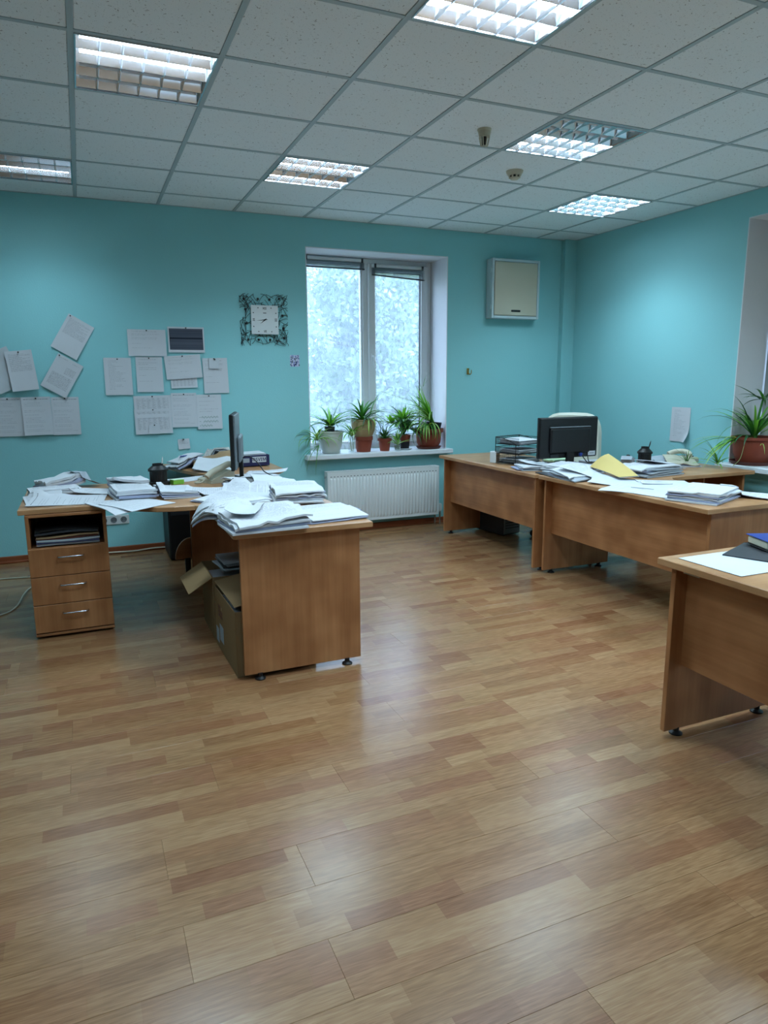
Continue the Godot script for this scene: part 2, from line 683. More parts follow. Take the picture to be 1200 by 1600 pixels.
# ==================================================================== the room
func room() -> void:
	var wt := 0.42
	var top := 3.02
	# back wall with its window opening
	var s := shape()
	s.span(Vector3(XL - wt, -0.1, ZB - wt), Vector3(1.88, top, ZB))
	s.span(Vector3(3.285, -0.1, ZB - wt), Vector3(XR + wt, top, ZB))
	s.span(Vector3(1.88, -0.1, ZB - wt), Vector3(3.285, 0.70, ZB))
	s.span(Vector3(1.88, 2.553, ZB - wt), Vector3(3.285, top, ZB))
	struct("wall_back", s.done(), M.wall)
	s = shape()
	s.span(Vector3(XR, -0.1, ZB), Vector3(XR + wt, top, -4.01))
	s.span(Vector3(XR, -0.1, -2.5), Vector3(XR + wt, top, -1.0))
	s.span(Vector3(XR, -0.1, 0.5), Vector3(XR + wt, top, ZF))
	s.span(Vector3(XR, -0.1, -1.0), Vector3(XR + wt, 0.70, 0.5))
	s.span(Vector3(XR, 2.60, -1.0), Vector3(XR + wt, top, 0.5))
	s.span(Vector3(XR, -0.1, -4.01), Vector3(XR + wt, 0.70, -2.5))
	s.span(Vector3(XR, 2.60, -4.01), Vector3(XR + wt, top, -2.5))
	struct("wall_right", s.done(), M.wall)
	struct("wall_left", shape().span(Vector3(XL - 0.2, -0.1, ZB), Vector3(XL, top, ZF)).done(), M.wall)
	struct("wall_front", shape().span(Vector3(XL - 0.2, -0.1, ZF), Vector3(XR + wt, top, ZF + 0.2)).done(), M.wall)
	struct("trim_1", shape().span(Vector3(4.587, 0, ZB), Vector3(XR, HC, -6.018), 0.002).done(), M.wall)
	# floor: laminate planks over a dark base
	var base := struct("floor", shape().span(Vector3(XL, -0.12, ZB), Vector3(XR, -0.009, ZF)).done(), M.underfloor)
	var pw := 0.194
	var pl := 1.285
	var joint := {0: 1.42, 1: 1.756, -1: 0.50, -5: 1.14, -7: 1.142, -3: 0.75, -2: 0.12, -4: 1.62, -6: 0.62, -8: 0.35, -9: 1.50, -10: 0.85, 2: 0.25, 3: 0.98}
	for row in range(-24, 21):
		var z0 := -1.674 + row * pw
		var z1 := minf(z0 + pw, ZF)
		z0 = maxf(z0, ZB)
		if z1 - z0 < 0.02:
			continue
		var j: float = joint[row] if joint.has(row) else rng.randf() * pl
		var x := j - ceilf((j - XL) / pl) * pl
		while x < XR:
			var a := maxf(x, XL)
			var b := minf(x + pl, XR)
			if b - a > 0.02:
				plank(base, a, b, z0, z1, x, pl, rng.randi_range(0, FROWS - 1))
			x += pl
	# baseboards
	var bb := shape()
	bb.span(Vector3(XL, 0, ZB), Vector3(4.587, 0.055, ZB + 0.016), 0.004)
	bb.span(Vector3(XL, 0, ZB + 0.016), Vector3(4.587, 0.018, ZB + 0.026), 0.003)
	struct("baseboard_back", bb.done(), M.baseboard)
	struct("baseboard_right", shape().span(Vector3(XR - 0.016, 0, -6.01), Vector3(XR, 0.055, ZF), 0.004).done(), M.baseboard)
	struct("baseboard_left", shape().span(Vector3(XL, 0, ZB + 0.03), Vector3(XL + 0.016, 0.055, ZF), 0.004).done(), M.baseboard)
	# suspended ceiling: slab, grid, tiles
	var ceil := struct("ceiling", shape().span(Vector3(XL - 0.2, 2.94, ZB - 0.2), Vector3(XR + 0.2, 3.06, ZF + 0.2)).done(), M.slab)
	for i in range(-4, 8):
		var x := GX + i * 0.6
		put_box("ceiling_bar", Vector3(x - 0.012, HC, ZB), Vector3(x + 0.012, HC + 0.03, ZF), M.bar, ceil, 0.0)
	for j in range(-9, 5):
		var z := GZ - j * 0.6
		put_box("ceiling_bar", Vector3(XL, HC + 0.0006, z - 0.012), Vector3(XR, HC + 0.03, z + 0.012), M.bar, ceil, 0.0)
	# wall angle
	var an := shape()
	an.span(Vector3(XL, HC, ZB), Vector3(XR, HC + 0.025, ZB + 0.014))
	an.span(Vector3(XR - 0.014, HC, ZB), Vector3(XR, HC + 0.025, ZF))
	an.span(Vector3(XL, HC, ZB), Vector3(XL + 0.014, HC + 0.025, ZF))
	put("wall_angle", an.done(), M.bar, ceil)
	for i in range(-5, 8):
		for j in range(-10, 5):
			if [i, j] in LIGHTS_AT:
				continue
			var x0 := maxf(GX + i * 0.6 + 0.012, XL)
			var x1 := minf(GX + (i + 1) * 0.6 - 0.012, XR - 0.001)
			var z1 := minf(GZ - j * 0.6 - 0.012, ZF)
			var z0 := maxf(GZ - (j + 1) * 0.6 + 0.012, ZB)
			if x1 - x0 > 0.03 and z1 - z0 > 0.03:
				ceiling_tile(ceil, x0, x1, z0, z1, rng.randi_range(0, 3))

const LIGHTS_AT := [[0, 0], [-1, 3], [2, 2], [2, -2], [4, 0], [6, 2], [6, -2], [-2, -2], [0, -4], [4, -4]]

func ceiling_tile(parent: Node, x0: float, x1: float, z0: float, z1: float, turn: int) -> void:
	var c := Vector3((x0 + x1) / 2.0, 0, (z0 + z1) / 2.0)
	var hx := (x1 - x0) / 2.0
	var hz := (z1 - z0) / 2.0
	var key := "tile%.3f,%.3f,%d" % [hx, hz, turn]
	if not shared.has(key):
		var s := shape()
		var u := hx / 0.3
		var w := hz / 0.3
		var uv := [Vector2(0, 0), Vector2(u, 0), Vector2(u, w), Vector2(0, w)]
		for k in 4:
			var p: Vector2 = uv[k]
			uv[k] = Vector2(p.x * 0.5, p.y * 0.5).rotated(turn * PI / 2) + Vector2(0.37, 0.21) * turn
		var y0 := 0.003
		var b := 0.003
		s.quad(Vector3(-hx + b, y0, -hz + b), Vector3(hx - b, y0, -hz + b), Vector3(hx - b, y0, hz - b), Vector3(-hx + b, y0, hz - b), uv[0], uv[1], uv[2], uv[3])
		var lo := [Vector3(-hx + b, y0, -hz + b), Vector3(hx - b, y0, -hz + b), Vector3(hx - b, y0, hz - b), Vector3(-hx + b, y0, hz - b)]
		var hi := [Vector3(-hx, y0 + b, -hz), Vector3(hx, y0 + b, -hz), Vector3(hx, y0 + b, hz), Vector3(-hx, y0 + b, hz)]
		var up := Vector3(0, 0.014, 0)
		for k in 4:
			var k2 := (k + 1) % 4
			s.quad(hi[k], hi[k2], lo[k2], lo[k], uv[k], uv[k2], uv[k2], uv[k])
			s.quad(hi[k] + up, hi[k2] + up, hi[k2], hi[k], uv[k], uv[k2], uv[k2], uv[k])
		s.quad(hi[3] + up, hi[2] + up, hi[1] + up, hi[0] + up)
		shared[key] = s.done()
	put("ceiling_tile", shared[key], M.tile, parent, move(c.x, HC, c.z))

func plank(parent: Node, a: float, b: float, z0: float, z1: float, x0: float, pl: float, row: int) -> void:
	var s := shape()
	var g := 0.0002
	var c := 0.0005
	var y := 0.0
	var u0 := (a - x0) / pl
	var u1 := (b - x0) / pl
	var v0 := (row + 0.012) / FROWS
	var v1 := (row + 0.988) / FROWS
	var xa := a + g
	var xb := b - g
	var za := z0 + g
	var zb := z1 - g
	var t := [Vector3(xa + c, y, zb - c), Vector3(xb - c, y, zb - c), Vector3(xb - c, y, za + c), Vector3(xa + c, y, za + c)]
	var e := [Vector3(xa, y - c, zb), Vector3(xb, y - c, zb), Vector3(xb, y - c, za), Vector3(xa, y - c, za)]
	var uv := [Vector2(u0, v1), Vector2(u1, v1), Vector2(u1, v0), Vector2(u0, v0)]
	s.quad(t[0], t[1], t[2], t[3], uv[0], uv[1], uv[2], uv[3])
	var dn := Vector3(0, -0.0078, 0)
	for k in 4:
		var k2 := (k + 1) % 4
		s.quad(e[k], e[k2], t[k2], t[k], uv[k], uv[k2], uv[k2], uv[k])
		s.quad(e[k] + dn, e[k2] + dn, e[k2], e[k], uv[k], uv[k2], uv[k2], uv[k])
	put("plank", s.done(), M.floor, parent)

# ==================================================================== windows
func frame_ring(s: Shape, a: Vector3, b: Vector3, w: float, bevel := 0.003) -> void:
	# a rectangular frame in the x-y plane from a (left, bottom, back) to b (right, top, front)
	s.span(Vector3(a.x, a.y, a.z), Vector3(a.x + w, b.y, b.z), bevel)
	s.span(Vector3(b.x - w, a.y, a.z), Vector3(b.x, b.y, b.z), bevel)
	s.span(Vector3(a.x + w, a.y, a.z), Vector3(b.x - w, a.y + w, b.z), bevel)
	s.span(Vector3(a.x + w, b.y - w, a.z), Vector3(b.x - w, b.y, b.z), bevel)

func window_back() -> void:
	# plaster reveals
	var r := shape()
	r.span(Vector3(1.88, 0.70, -6.48), Vector3(1.888, 2.553, ZB - 0.0005))
	r.span(Vector3(3.277, 0.70, -6.48), Vector3(3.285, 2.553, ZB - 0.0005))
	r.span(Vector3(1.888, 2.545, -6.48), Vector3(3.277, 2.553, ZB - 0.0005))
	struct("trim_2", r.done(), M.plaster)
	struct("trim_3", shape().span(Vector3(1.822, 0.70, -6.42), Vector3(3.312, 0.745, -5.98), 0.006).done(), M.sill)
	var s := shape()
	frame_ring(s, Vector3(1.889, 0.7455, -6.49), Vector3(3.276, 2.544, -6.42), 0.055)
	s.span(Vector3(2.545, 0.80, -6.49), Vector3(2.605, 2.49, -6.42), 0.003)
	var w := struct("window_1", s.done(), M.pvc)
	# the fixed leaf's bead and the opening leaf's sash
	var bead := shape()
	frame_ring(bead, Vector3(1.944, 0.80, -6.475), Vector3(2.545, 2.49, -6.43), 0.018, 0.004)
	put("window_bead", bead.done(), M.pvc, w)
	var sash := shape()
	frame_ring(sash, Vector3(2.598, 0.792, -6.47), Vector3(3.236, 2.505, -6.402), 0.074, 0.006)
	var sa := put("window_sash", sash.done(), M.pvc, w)
	var gk := shape()
	frame_ring(gk, Vector3(2.670, 0.864, -6.45), Vector3(3.164, 2.433, -6.42), 0.008, 0.0)
	put("gasket", gk.done(), M.gasket, sa)
	put("pane", shape().span(Vector3(1.96, 0.816, -6.455), Vector3(2.53, 2.475, -6.449)).done(), M.pane, w)
	put("pane", shape().span(Vector3(2.674, 0.868, -6.443), Vector3(3.160, 2.429, -6.437)).done(), M.pane, w)
	var hd := shape()
	hd.box(Vector3(2.635, 1.63, -6.397), Vector3(0.028, 0.07, 0.012), 0.004)
	hd.tube([Vector3(2.635, 1.64, -6.394), Vector3(2.635, 1.64, -6.36)], 0.009)
	hd.X = Transform3D(Basis(Vector3.BACK, 0.12), Vector3(2.641, 1.585, -6.358))
	hd.box(Vector3.ZERO, Vector3(0.018, 0.13, 0.014), 0.005)
	put("handle", hd.done(), M.white_paint, w)
	# blinds drawn up at the top of both leaves
	blind("blind", "grey slatted blind pulled up level at the top of the left window pane", Vector3(1.95, 2.515, -6.395), Vector3(2.56, 2.505, -6.395), 0.055, false)
	blind("blind", "grey slatted blind pulled up askew at the top of the opening window leaf", Vector3(2.625, 2.475, -6.375), Vector3(3.185, 2.47, -6.375), 0.06, true)

func blind(called: String, label: String, a: Vector3, b: Vector3, drop: float, askew: bool) -> void:
	var t := thing(called, label, "blind", a, 0, "blinds at the top of the back window")
	var l := b.x - a.x
	put_box("head_rail", Vector3(0, -0.012, -0.012), Vector3(l, 0.014, 0.014), M.white_paint, t, 0.003)
	for k in 9:
		var f := (k + 1) / 9.0
		var s := shape()
		var y := -0.014 - drop * f
		var tilt := (-0.028 * f if askew else 0.0)
		var p := [[], []]
		for i in 2:
			for j in 3:
				p[i].append(Vector3(0.004 + (l - 0.008) * i, y + 0.002 * (1 - absf(j - 1.0)) + tilt * i, -0.012 + 0.012 * j))
		var lo := []
		for row in p:
			var o := []
			for q in row:
				o.append(q - Vector3(0, 0.0009, 0))
			lo.append(o)
		s.sheet([p[1], p[0]], [lo[1], lo[0]])
		put("slat", s.done(), M.grey, t)
	var y2 := -0.02 - drop
	var br := shape()
	br.X = Transform3D(Basis(Vector3.BACK, atan2(-0.028, l) if askew else 0.0), Vector3(l / 2.0, y2 - (0.014 if askew else 0.0), 0))
	br.box(Vector3.ZERO, Vector3(l - 0.006, 0.011, 0.024), 0.003)
	put("bottom_rail", br.done(), M.darkgrey, t)
	for k in 2:
		put_box("bracket", Vector3(0.02 + k * (l - 0.06), -0.02, 0.0145), Vector3(0.04 + k * (l - 0.06), 0.02, 0.019), M.darkgrey, t, 0.001)
	if askew:
		put("cord", shape().tube(smooth_path([Vector3(l - 0.03, 0, 0.02), Vector3(l + 0.02, -0.6, 0.06), Vector3(l + 0.06, -1.1, 0.09), Vector3(l + 0.075, -1.55, 0.1)]), 0.0016, 5).done(), M.white_paint, t)

func window_right() -> void:
	var r := shape()
	r.span(Vector3(XR + 0.0005, 0.70, -4.01), Vector3(5.13, 2.60, -4.002))
	r.span(Vector3(XR + 0.0005, 0.70, -2.508), Vector3(5.13, 2.60, -2.5))
	r.span(Vector3(XR + 0.0005, 2.592, -4.002), Vector3(5.13, 2.60, -2.508))
	struct("trim_4", r.done(), M.plaster)
	struct("trim_5", shape().span(Vector3(4.63, 0.70, -4.05), Vector3(5.08, 0.745, -2.46), 0.006).done(), M.sill)
	for q in [[2, -3.255], [3, -0.25]]:
		side_window(q[0], q[1])
	var rb := thing("roller_blind", "grey roller blind drawn right down over the right hand window, out of view", "blind", Vector3(5.045, 0.75, -3.255))
	put_box("fabric", Vector3(-0.001, 0.02, -0.735), Vector3(0.001, 1.80, 0.735), M.fabric, rb, 0.0)
	put("roller", shape().tube([Vector3(0, 1.81, -0.735), Vector3(0, 1.81, 0.735)], 0.02, 12).done(), M.white_paint, rb)
	put_box("bottom_rail", Vector3(-0.006, 0.0, -0.735), Vector3(0.006, 0.02, 0.735), M.white_paint, rb)

func side_window(n: int, zc: float) -> void:
	var s := shape()
	s.X = Transform3D(Basis(Vector3.UP, -PI / 2), Vector3(5.08, 0, zc))
	frame_ring(s, Vector3(-0.745, 0.7455, -0.07), Vector3(0.745, 2.59, 0.0), 0.06)
	s.span(Vector3(-0.03, 0.80, -0.07), Vector3(0.03, 2.53, 0.0), 0.003)
	var w := struct("window_%d" % n, s.done(), M.pvc)
	for k in 2:
		var z := zc - 0.745 + 0.06 + k * 0.715
		put("pane", shape().span(Vector3(5.11, 0.805, z), Vector3(5.116, 2.53, z + 0.66)).done(), M.pane, w)

# ==================================================================== outside: trees and lawn beyond the back window
func outdoors() -> void:
	struct("ground", shape().span(Vector3(-40, -4.2, -60), Vector3(60, -4.0, 40)).done(), M.lawn)
	var leaf := shape()
	for k in 5:
		var a := k * 2.4
		var d := Vector3(cos(a), 0.35 * sin(k * 3.0), sin(a))
		var n := d.cross(Vector3.UP).normalized()
		var p := d * 0.05
		leaf.quad(p, p + d * 0.09 + n * 0.05, p + d * 0.2, p + d * 0.09 - n * 0.05)
	shared.spray = leaf.done()
	tree(Vector3(2.2, -4, -13.5), 9.6, 3.0, 0, 24000, "dark leafy tree behind the left window pane")
	tree(Vector3(6.4, -4, -14.5), 8.6, 3.0, 1, 24000, "pale green leafy tree behind the right window pane")
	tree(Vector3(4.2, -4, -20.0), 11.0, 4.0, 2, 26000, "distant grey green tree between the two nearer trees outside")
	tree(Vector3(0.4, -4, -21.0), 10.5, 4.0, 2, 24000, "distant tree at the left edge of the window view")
	tree(Vector3(9.5, -4, -21.0), 9.5, 3.8, 0, 20000, "distant tree at the right edge of the window view")

func tree(at: Vector3, h: float, r: float, kind: int, n: int, label: String) -> void:
	var t := thing("tree", label, "tree", at, 0, "trees outside the window")
	var tr := shape()
	tr.tube([Vector3(0, 0, 0), Vector3(0.1, h * 0.3, 0), Vector3(0.0, h * 0.55, 0.1), Vector3(0.1, h * 0.9, 0)], 0.2, 8, 0.03)
	for k in 7:
		var a := k * 2.1
		var y := h * (0.3 + 0.07 * k)
		tr.tube([Vector3(0.05, y, 0), Vector3(cos(a) * r * 0.4, y + 0.6, sin(a) * r * 0.4), Vector3(cos(a) * r * 0.8, y + 0.9, sin(a) * r * 0.8)], 0.07, 6, 0.015)
	put("trunk", tr.done(), M.trunk, t)
	var mm := MultiMesh.new()
	mm.transform_format = MultiMesh.TRANSFORM_3D
	mm.mesh = shared.spray
	mm.instance_count = n
	var lumps := []
	for k in 16:
		var f := rng.randf()
		var a := rng.randf() * TAU
		var rr := r * (0.85 - 0.5 * f) * sqrt(rng.randf())
		lumps.append([Vector3(cos(a) * rr, h * (0.28 + 0.66 * f), sin(a) * rr), rng.randf_range(0.6, 1.2) * r * 0.42])
	for i in n:
		var l: Array = lumps[i % lumps.size()]
		var d := Vector3(rng.randfn(), rng.randfn(), rng.randfn()).normalized()
		var p: Vector3 = l[0] + d * l[1] * pow(rng.randf(), 0.4)
		var b := Basis.from_euler(Vector3(rng.randf() * TAU, rng.randf() * TAU, rng.randf() * TAU)).scaled(Vector3.ONE * rng.randf_range(0.5, 0.95))
		mm.set_instance_transform(i, Transform3D(b, p))
	var o := MultiMeshInstance3D.new()
	o.name = "crown"
	o.multimesh = mm
	o.material_override = M["crown%d" % kind]
	o.set_meta("kind", "stuff")
	t.add_child(o)

# ==================================================================== ceiling lights
func ceiling_lights() -> void:
	var spec := [
		[[0, 0], [1, 1, 0, 0], "louvred ceiling light with two tubes lit, nearest the top left corner of the view"],
		[[-1, 3], [0, 0, 1, 0], "louvred ceiling light with one lit tube, at the left edge above the pinned notes", 1.3],
		[[2, 2], [1, 1, 0, 1], "louvred ceiling light with one dark row, above the left of the back window"],
		[[2, -2], [1, 1, 1, 1], "brightest louvred ceiling light, cut off by the top of the view"],
		[[4, 0], [0, 0, 1, 1], "louvred ceiling light half dark and half lit, beside the two detectors"],
		[[6, 2], [1, 1, 1, 1], "fully lit louvred ceiling light nearest the far right corner of the room", 0.66],
		[[6, -2], [1, 1, 1, 1], "louvred ceiling light over the near right desk, out of view"],
		[[-2, -2], [1, 1, 0, 0], "louvred ceiling light over the left of the room, out of view", 0.65],
		[[0, -4], [0, 1, 1, 0], "louvred ceiling light overhead behind the viewer on the left, out of view"],
		[[4, -4], [1, 1, 1, 1], "louvred ceiling light overhead behind the viewer on the right, out of view"]]
	# shared meshes, in a cell centred on the origin with its opening at y = 0
	var w := 0.138
	var half := 0.281
	var ref := shape()
	var prof := []
	for k in 9:
		var f := -1.0 + k / 4.0
		var x := f * w / 2.0
		prof.append(Vector2(x, 0.004 + 0.050 * (1.0 - pow(absf(f), 1.7))))
	ref.smooth(1)
	for k in 8:
		var p: Vector2 = prof[k]
		var q: Vector2 = prof[k + 1]
		ref.quad(Vector3(-half, p.y, p.x), Vector3(half, p.y, p.x), Vector3(half, q.y, q.x), Vector3(-half, q.y, q.x))
	var ref_mesh := ref.done()
	var tube := shape().tube([Vector3(-0.265, 0.030, 0), Vector3(0.265, 0.030, 0)], 0.013, 12).done()
	var bl := shape()
	# a cross blade: a slim wedge whose upper edge follows the trough
	for sgn in [1.0, -1.0]:
		var sg: float = sgn
		for k in 8:
			var p: Vector2 = prof[k]
			var q: Vector2 = prof[k + 1]
			var a := Vector3(sg * 0.0008, 0.001, p.x)
			var b := Vector3(sg * 0.0008, 0.001, q.x)
			var c := Vector3(sg * 0.006, minf(q.y, 0.016), q.x)
			var d := Vector3(sg * 0.006, minf(p.y, 0.016), p.x)
			if sg > 0:
				bl.quad(b, a, d, c)
			else:
				bl.quad(a, b, c, d)
	var blade := bl.done()
	var fr := shape()
	fr.span(Vector3(-0.288, -0.004, -0.288), Vector3(0.288, 0.006, -0.280), 0.001)
	fr.span(Vector3(-0.288, -0.004, 0.280), Vector3(0.288, 0.006, 0.288), 0.001)
	fr.span(Vector3(-0.288, -0.004, -0.280), Vector3(-0.280, 0.006, 0.280), 0.001)
	fr.span(Vector3(0.280, -0.004, -0.280), Vector3(0.288, 0.006, 0.280), 0.001)
	var frame := fr.done()
	var ho := shape()
	ho.span(Vector3(-0.288, 0.078, -0.288), Vector3(0.288, 0.086, 0.288))
	ho.span(Vector3(-0.288, 0.006, -0.288), Vector3(0.288, 0.078, -0.283))
	ho.span(Vector3(-0.288, 0.006, 0.283), Vector3(0.288, 0.078, 0.288))
	ho.span(Vector3(-0.288, 0.006, -0.283), Vector3(-0.283, 0.078, 0.283))
	ho.span(Vector3(0.283, 0.006, -0.283), Vector3(0.288, 0.078, 0.283))
	var house := ho.done()
	for e in spec:
		var c := Vector3(GX + (e[0][0] + 0.5) * 0.6, HC, GZ - (e[0][1] + 0.5) * 0.6)
		var t := thing("ceiling_light", e[2], "ceiling light", c, 0, "louvred ceiling lights")
		put("housing", house, M.housing, t)
		put("frame", frame, M.steel, t)
		var lit := 0
		for k in 4:
			var z := 0.21 - k * 0.14
			put("reflector", ref_mesh, M.mirror, t, move(0, 0, z))
			put("light_tube", tube, M.lit if e[1][k] == 1 else M.unlit, t, move(0, 0, z))
			lit += e[1][k]
			for b in 5:
				put("louvre_blade", blade, M.mirror, t, move(-0.1875 + b * 0.09375, 0, z))
		var l := SpotLight3D.new()
		l.name = "lamp"
		l.light_color = Color(0.80, 0.93, 1.0)
		l.light_energy = LAMP * lit / 4.0 * (e[3] if e.size() > 3 else 1.0)
		l.spot_angle = 70.0
		l.spot_angle_attenuation = 0.8
		l.spot_range = 12.0
		l.spot_attenuation = 2.0
		l.light_size = 0.3
		l.shadow_enabled = true
		l.position = Vector3(0, -0.008, 0)
		l.rotation.x = -PI / 2
		t.add_child(l)
	# detectors between the lights
	var d := thing("heat_detector", "cone shaped caged heat detector on the ceiling", "detector", Vector3(2.194, HC + 0.003, -3.65))
	put("base", shape().lathe([Vector2(0.0, -0.012), Vector2(0.036, -0.012), Vector2(0.04, -0.004), Vector2(0.04, 0.0)], 24).done(), M.beige, d)
	put("collar", shape().lathe([Vector2(0.0, -0.04), Vector2(0.03, -0.04), Vector2(0.036, -0.012)], 24).done(), M.cream, d)
	for k in 8:
		var a := k * TAU / 8
		put("cage_rib", shape().tube([Vector3(cos(a) * 0.03, -0.04, sin(a) * 0.03), Vector3(cos(a) * 0.02, -0.085, sin(a) * 0.02), Vector3(cos(a) * 0.01, -0.088, sin(a) * 0.01)], 0.0032, 5).done(), M.beige, d)
	put("sensor", shape().lathe([Vector2(0.0, -0.084), Vector2(0.012, -0.082), Vector2(0.012, -0.04)], 12).done(), M.dark, d)
	d = thing("smoke_detector", "round white smoke detector on the ceiling below the caged detector", "detector", Vector3(2.80, HC + 0.003, -4.257))
	put("base", shape().lathe([Vector2(0.0, -0.012), Vector2(0.055, -0.012), Vector2(0.058, 0.0)], 28).done(), M.beige, d)
	put("body", shape().lathe([Vector2(0.0, -0.028), Vector2(0.046, -0.028), Vector2(0.052, -0.012)], 28).done(), M.beige, d)
	put("cap", shape().lathe([Vector2(0.0, -0.055), Vector2(0.026, -0.053), Vector2(0.034, -0.044), Vector2(0.034, -0.042), Vector2(0.0, -0.042)], 28).done(), M.beige, d)
	put("chamber", shape().lathe([Vector2(0.03, -0.043), Vector2(0.03, -0.027)], 20).done(), M.black, d)
	for k in 8:
		var a := k * TAU / 8 + 0.2
		put("vent_rib", box_mesh(Vector3(0.008, 0.016, 0.01)), M.beige, d, Transform3D(Basis(Vector3.UP, -a), Vector3(cos(a) * 0.036, -0.035, sin(a) * 0.036)))

# ==================================================================== desks
func foot(parent: Node, x: float, z: float) -> void:
	if not shared.has("foot"):
		shared.foot = shape().lathe([Vector2(0.0, 0.0), Vector2(0.026, 0.0), Vector2(0.026, 0.005), Vector2(0.012, 0.013), Vector2(0.012, 0.03), Vector2(0.0, 0.03)], 18).done()
	put("foot", shared.foot, M.black, parent, move(x, 0.0, z))

func end_panel(parent: Node, x0: float, x1: float, z: float) -> void:
	put_box("end_panel", Vector3(x0, 0.026, z - 0.011), Vector3(x1, 0.702, z + 0.011), M.wood_y, parent, 0.0015)

func desks() -> void:
	# left corner desk
	var d := thing("corner_desk", "L-shaped wooden corner desk buried in papers by the notes wall", "desk", Vector3.ZERO, 0, "wooden office desks")
	var o := PackedVector2Array([Vector2(-0.368, -4.15), Vector2(0.03, -4.15), Vector2(0.12, -4.11), Vector2(0.22, -4.02), Vector2(0.33, -3.94), Vector2(0.42, -3.915), Vector2(0.53, -3.905), Vector2(0.575, -3.86), Vector2(0.585, -3.78), Vector2(0.578, -3.09), Vector2(0.588, -3.08), Vector2(1.262, -3.08), Vector2(1.262, -5.03), Vector2(-0.368, -5.03)])
	put("desk_top", shape().prism(o, 0.702, HD, 0.003).done(), M.top, d)
	end_panel(d, 0.612, 1.205, -3.128)
	end_panel(d, 0.63, 1.205, -4.92)
	put_box("modesty_panel", Vector3(1.09, 0.30, -4.909), Vector3(1.108, 0.702, -3.139), M.wood_x, d, 0.001)
	for p in [[0.685, -3.118], [1.13, -3.118], [0.69, -4.92], [1.13, -4.92]]:
		foot(d, p[0], p[1])
	# rounded bracket board at the inner corner
	var br := shape()
	var pts := PackedVector2Array()
	for k in 9:
		var a := k / 8.0 * PI / 2
		pts.append(Vector2(0.63 - 0.11 * cos(a), 0.17 + 0.15 * sin(a)))
	pts.append(Vector2(0.63, 0.17))
	br.X = Transform3D(Basis(Vector3.RIGHT, PI / 2), Vector3(0, 0, -4.96))
	for k in pts.size():
		pts[k] = Vector2(pts[k].x, -pts[k].y)
	br.prism(pts, -0.01, 0.01, 0.001)
	put("bracket_board", br.done(), M.wood_x, d)
	put_box("bracket_leg", Vector3(0.585, 0.0, -4.97), Vector3(0.622, 0.175, -4.945), M.black, d)
	# drawer unit under its left end
	var p := thing("drawer_unit", "wooden three-drawer pedestal with an open shelf on top", "drawer unit", Vector3(-0.132, 0, -4.135))
	put_box("side_board", Vector3(-0.204, 0.03, -0.45), Vector3(-0.186, 0.70, 0), M.wood_y, p)
	put_box("side_board", Vector3(0.186, 0.03, -0.45), Vector3(0.204, 0.70, 0), M.wood_y, p)
	put_box("back_board", Vector3(-0.186, 0.03, -0.45), Vector3(0.186, 0.70, -0.436), M.wood_y, p)
	put_box("shelf", Vector3(-0.186, 0.50, -0.436), Vector3(0.186, 0.517, -0.003), M.wood_x, p)
	put_box("top_board", Vector3(-0.186, 0.684, -0.436), Vector3(0.186, 0.70, -0.01), M.wood_x, p)
	put_box("plinth", Vector3(-0.204, 0.015, -0.45), Vector3(0.204, 0.03, 0.012), M.wood_x, p)
	for k in 4:
		put("caster", shape().lathe([Vector2(0, 0), Vector2(0.02, 0), Vector2(0.02, 0.015), Vector2(0, 0.015)], 14).done(), M.black, p, move(-0.16 + 0.32 * (k % 2), 0, -0.06 - 0.33 * (k / 2)))
	for k in 3:
		var y0 := 0.036 + k * 0.1605
		var dr := put_box("drawer", Vector3(-0.203, y0, -0.40), Vector3(0.203, y0 + 0.157, 0.016), M.wood_y, p)
		var hd := shape().tube(smooth_path([Vector3(-0.066, 0, 0.0), Vector3(-0.06, 0, 0.02), Vector3(-0.03, 0.002, 0.028), Vector3(0.03, 0.002, 0.028), Vector3(0.06, 0, 0.02), Vector3(0.066, 0, 0.0)], 4), 0.0045, 8).done()
		put("handle", hd, M.steel, dr, move(0.008, 0.028, 0.208))
	# side table along the wall behind it
	d = thing("side_table", "wooden side table against the back wall under the newspapers and blue box", "desk", Vector3.ZERO, 0, "wooden office desks")
	o = PackedVector2Array([Vector2(0.55, -6.045), Vector2(0.60, -5.86), Vector2(0.70, -5.50), Vector2(0.80, -5.22), Vector2(0.95, -5.04), Vector2(1.263, -5.04), Vector2(1.42, -5.30), Vector2(1.42, -6.045)])
	put("table_top", shape().prism(o, 0.702, HD, 0.003).done(), M.top, d)
	put_box("end_panel", Vector3(1.36, 0.026, -6.03), Vector3(1.382, 0.702, -5.35), M.wood_y, d, 0.0015)
	put_box("end_panel", Vector3(0.80, 0.026, -6.02), Vector3(0.822, 0.702, -5.42), M.wood_y, d, 0.0015)
	for q in [[1.37, -5.5], [1.37, -5.9], [0.81, -5.5], [0.81, -5.9]]:
		foot(d, q[0], q[1])
	# right row: far straight desk, corner desk, near desk
	straight_desk("straight_desk", "straight wooden desk nearest the radiator, with the wire trays", 2.975, 3.70, -5.64, -4.15)
	d = thing("corner_desk", "L-shaped wooden desk with the yellow folder and long front panel", "desk", Vector3.ZERO, 0, "wooden office desks")
	o = PackedVector2Array([Vector2(2.98, -4.115), Vector2(2.98, -2.62), Vector2(3.66, -2.62), Vector2(3.66, -3.44), Vector2(3.68, -3.54), Vector2(3.74, -3.61), Vector2(3.84, -3.63), Vector2(4.575, -3.63), Vector2(4.575, -4.33), Vector2(3.75, -4.33), Vector2(3.72, -4.115)])
	put("desk_top", shape().prism(o, 0.702, HD, 0.003).done(), M.top, d)
	end_panel(d, 3.02, 3.62, -4.085)
	end_panel(d, 3.04, 3.62, -2.66)
